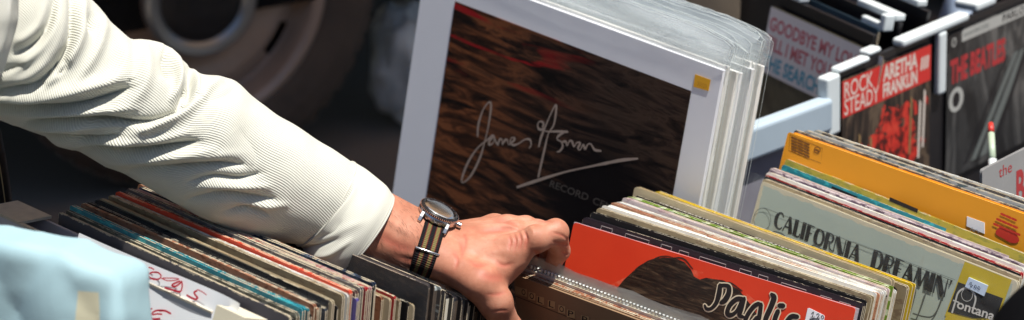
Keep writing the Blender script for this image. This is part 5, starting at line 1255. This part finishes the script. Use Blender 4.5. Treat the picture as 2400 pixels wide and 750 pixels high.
vs = [(-3.2 + 6.4*i/nx, y, 2.36 + (.25 if k == 1 else 0) - .05*math.sin(math.pi*((i*5/nx) % 1))) for i in range(nx+1) for k, y in enumerate((.0, 2.4, 4.6))]
fs = [(i*3+k, i*3+3+k, i*3+4+k, i*3+1+k) for i in range(nx) for k in range(2)]
mb.add(vs, fs); cv = NT('tan_canvas'); cv.col((.34, .27, .21)); cv.rough(.9); tl = cv.n('ShaderNodeBsdfTranslucent'); tl.inputs[0].default_value = (.75, .60, .46, 1); mx = cv.n('ShaderNodeMixShader', i_0=.6); cv.l(cv.b.outputs[0], mx.inputs[1]); cv.l(tl.outputs[0], mx.inputs[2]); cv.l(mx.outputs[0], [x for x in cv.t.nodes if x.type == 'OUTPUT_MATERIAL'][0].inputs[0])
can = mb.build('shade_canopy', cv.m, aw); sd = can.modifiers.new('s', 'SOLIDIFY'); sd.thickness = .003  # out of view, added to shade the background and warm its light
# unseen brick building added behind the camera to block low sky
BR = NT('dull_brick'); v = BR.obj(); tb_ = BR.n('ShaderNodeTexBrick'); BR.l(BR.obj(scale=(4, 4, 4), rot=(R(90), 0, 0)), tb_.inputs[0]); tb_.inputs[1].default_value = (.14, .075, .05, 1); tb_.inputs[2].default_value = (.10, .06, .045, 1); tb_.inputs[3].default_value = (.2, .18, .16, 1); BR.col(tb_.outputs[0]); BR.rough(.9)
bl = empty('sky_block_building', (0, -9, 0), 'unseen low brick building added to block the low sky, with dark windows', 'building')
mb = MB(); mb.box(-16, 16, -13, -9, 0, 5.2); mb.build('wall', BR.m, bl, Matrix.Translation((0, 9, 0)))
for k in range(7):
    wx = -12 + 4*k; mb = MB(); mb.box(wx, wx+1.6, -8.999, -8.96, 1.0, 3.4); fr = mb.build('window', plain('window_frame_paint', (.3, .28, .25), .5), bl, Matrix.Translation((0, 9, 0)))
    mb = MB(); mb.box(wx+.1, wx+1.5, -8.9595, -8.95, 1.1, 3.3); mb.build('pane', plain('dark_glass', (.02, .022, .025), .08), fr)
# van with its wheel
WR = .36; wc_ = px(450, -15, 3.86); wc_.z = WR
ax = Vector((math.sin(R(30)), -math.cos(R(30)), 0)); tg = Vector((math.cos(R(30)), math.sin(R(30)), 0))
MV = mat4(Vector((wc_.x, wc_.y, 0)), tg, -ax, Vector((0, 0, 1)))      # x along the van, -y out of its side
van = empty('parked_van', None, 'dark parked van with a wide tyred steel wheel behind the stall', 'van', None, MV)
VP = plain('dark_van_paint', (.012, .013, .016), .3, .2)
arch = [(.44*math.cos(a), WR + .44*math.sin(a)) for a in np.linspace(math.pi+.1, -.1, 24)]
prof = [(-1.3, .36), (arch[0][0], .32)] + arch + [(arch[-1][0], .32), (2.6, .32), (2.65, .9), (2.2, 1.05), (1.6, 1.75), (-1.2, 1.8), (-1.35, 1.0)]
mb = MB(); n_ = len(prof); vs = [(x, y, z) for y in (-.02, 1.6) for x, z in prof]
mb.add(vs, [tuple(range(n_))[::-1], tuple(range(n_, 2*n_))] + [(k, (k+1) % n_, n_+(k+1) % n_, n_+k) for k in range(n_)]); mb.build('body', VP, van)
wl = MB(); Mx = Matrix.Translation((0, .0, WR)) @ Matrix.Rotation(R(90), 4, 'X')     # local z -> -y (outwards)
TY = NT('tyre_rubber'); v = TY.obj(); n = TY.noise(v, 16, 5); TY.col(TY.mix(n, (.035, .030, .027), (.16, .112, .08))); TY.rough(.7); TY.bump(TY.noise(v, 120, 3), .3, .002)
prof = [(.245, .02), (.262, .026), (.30, .030), (.332, .024), (.352, .008), (.36, -.02), (.362, -.11), (.36, -.20), (.352, -.225), (.30, -.24), (.25, -.23)]
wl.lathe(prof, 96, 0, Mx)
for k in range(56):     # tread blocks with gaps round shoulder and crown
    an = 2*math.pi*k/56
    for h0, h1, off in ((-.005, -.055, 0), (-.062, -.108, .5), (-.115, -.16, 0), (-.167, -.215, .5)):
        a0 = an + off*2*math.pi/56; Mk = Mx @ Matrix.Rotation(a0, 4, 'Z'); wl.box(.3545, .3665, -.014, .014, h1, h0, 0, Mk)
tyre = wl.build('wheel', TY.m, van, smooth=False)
RIM = NT('painted_steel_rim'); v = RIM.obj(); n = RIM.noise(v, 9, 5); RIM.col(RIM.mix(n, (.36, .26, .20), (.56, .44, .36))); RIM.rough(.38); RIM.set(Metallic=.3)
rm = MB(); rm.lathe([(.247, .012), (.252, .020), (.246, .026), (.236, .024), (.228, .010), (.222, -.02), (.214, -.026)], 96, 0, Mx)
# dished disc with oval slots
ns = 8; rr = [(.214, -.026), (.205, -.018), (.186, -.004)]
disc = [(.186, -.004), (.178, .003), (.166, .006), (.150, -.002), (.120, -.006), (.104, .012), (.100, .034)]
seg = 96; vs = []; fs = []
for k in range(seg):
    an = 2*math.pi*k/seg
    for r_, h_ in rr: vs.append(Mx @ Vector((r_*math.cos(an), r_*math.sin(an), h_)))
for k in range(seg):
    if (k % 12) in (0, 1, 2, 3, 4): continue
    k2 = (k+1) % seg
    for j in range(2): fs.append((k*3+j, k2*3+j, k2*3+j+1, k*3+j+1))
rm.add(vs, fs, 0); rm.lathe(disc, 96, 0, Mx)
rim = rm.build('rim', RIM.m, tyre, smooth=True)
hc = MB(); hc.lathe([(.103, .030), (.104, .046), (.096, .054), (.084, .052), (.076, .044)], 72, 0, Mx); hc.lathe([(.076, .0438), (.06, .050), (.03, .054), (0, .055)], 72, 1, Mx)
for k in range(9): hc.box(-.045+k*.011, -.038+k*.011, -.008, .010, .0535, .0555, 1, Mx)
hc.build('hub_cap', [plain('dull_chrome', (.34, .35, .35), .34, .1, 40, metal=.7), plain('dark_hub', (.018, .017, .018), .45, .3, 60)], tyre, smooth=False)
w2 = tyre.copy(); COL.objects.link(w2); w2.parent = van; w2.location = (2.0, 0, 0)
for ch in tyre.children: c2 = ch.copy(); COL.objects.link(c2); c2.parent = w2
# white plastic bag on the ground, brown bundle behind the prints
gp = atz(945, 330, 0); crumple('plastic_bag', gp + Vector((.01, .10, .12)), (.075, .09, .125), film('white_bag_film', .30, (.78, .80, .77), .3, 12), 'crumpled white plastic bag on the ground behind the mounted prints', 'plastic bag', 1.3, .22)
cb_ = px(1690, -40, 2.85); crumple('canvas_bag', Vector((cb_.x, cb_.y, (cb_.z+.052+.378)/2)), (.080, .06, (cb_.z+.052-.378)/1.92), plain('brown_canvas', (.10, .078, .058), .9, .2, 40, bump=.3), 'dim brown canvas bag behind the clear bags of the prints', 'bag', 5.0, .12, 4)
import os
if os.environ.get('DBG'):
    for l in LOG: print('LOG', l)
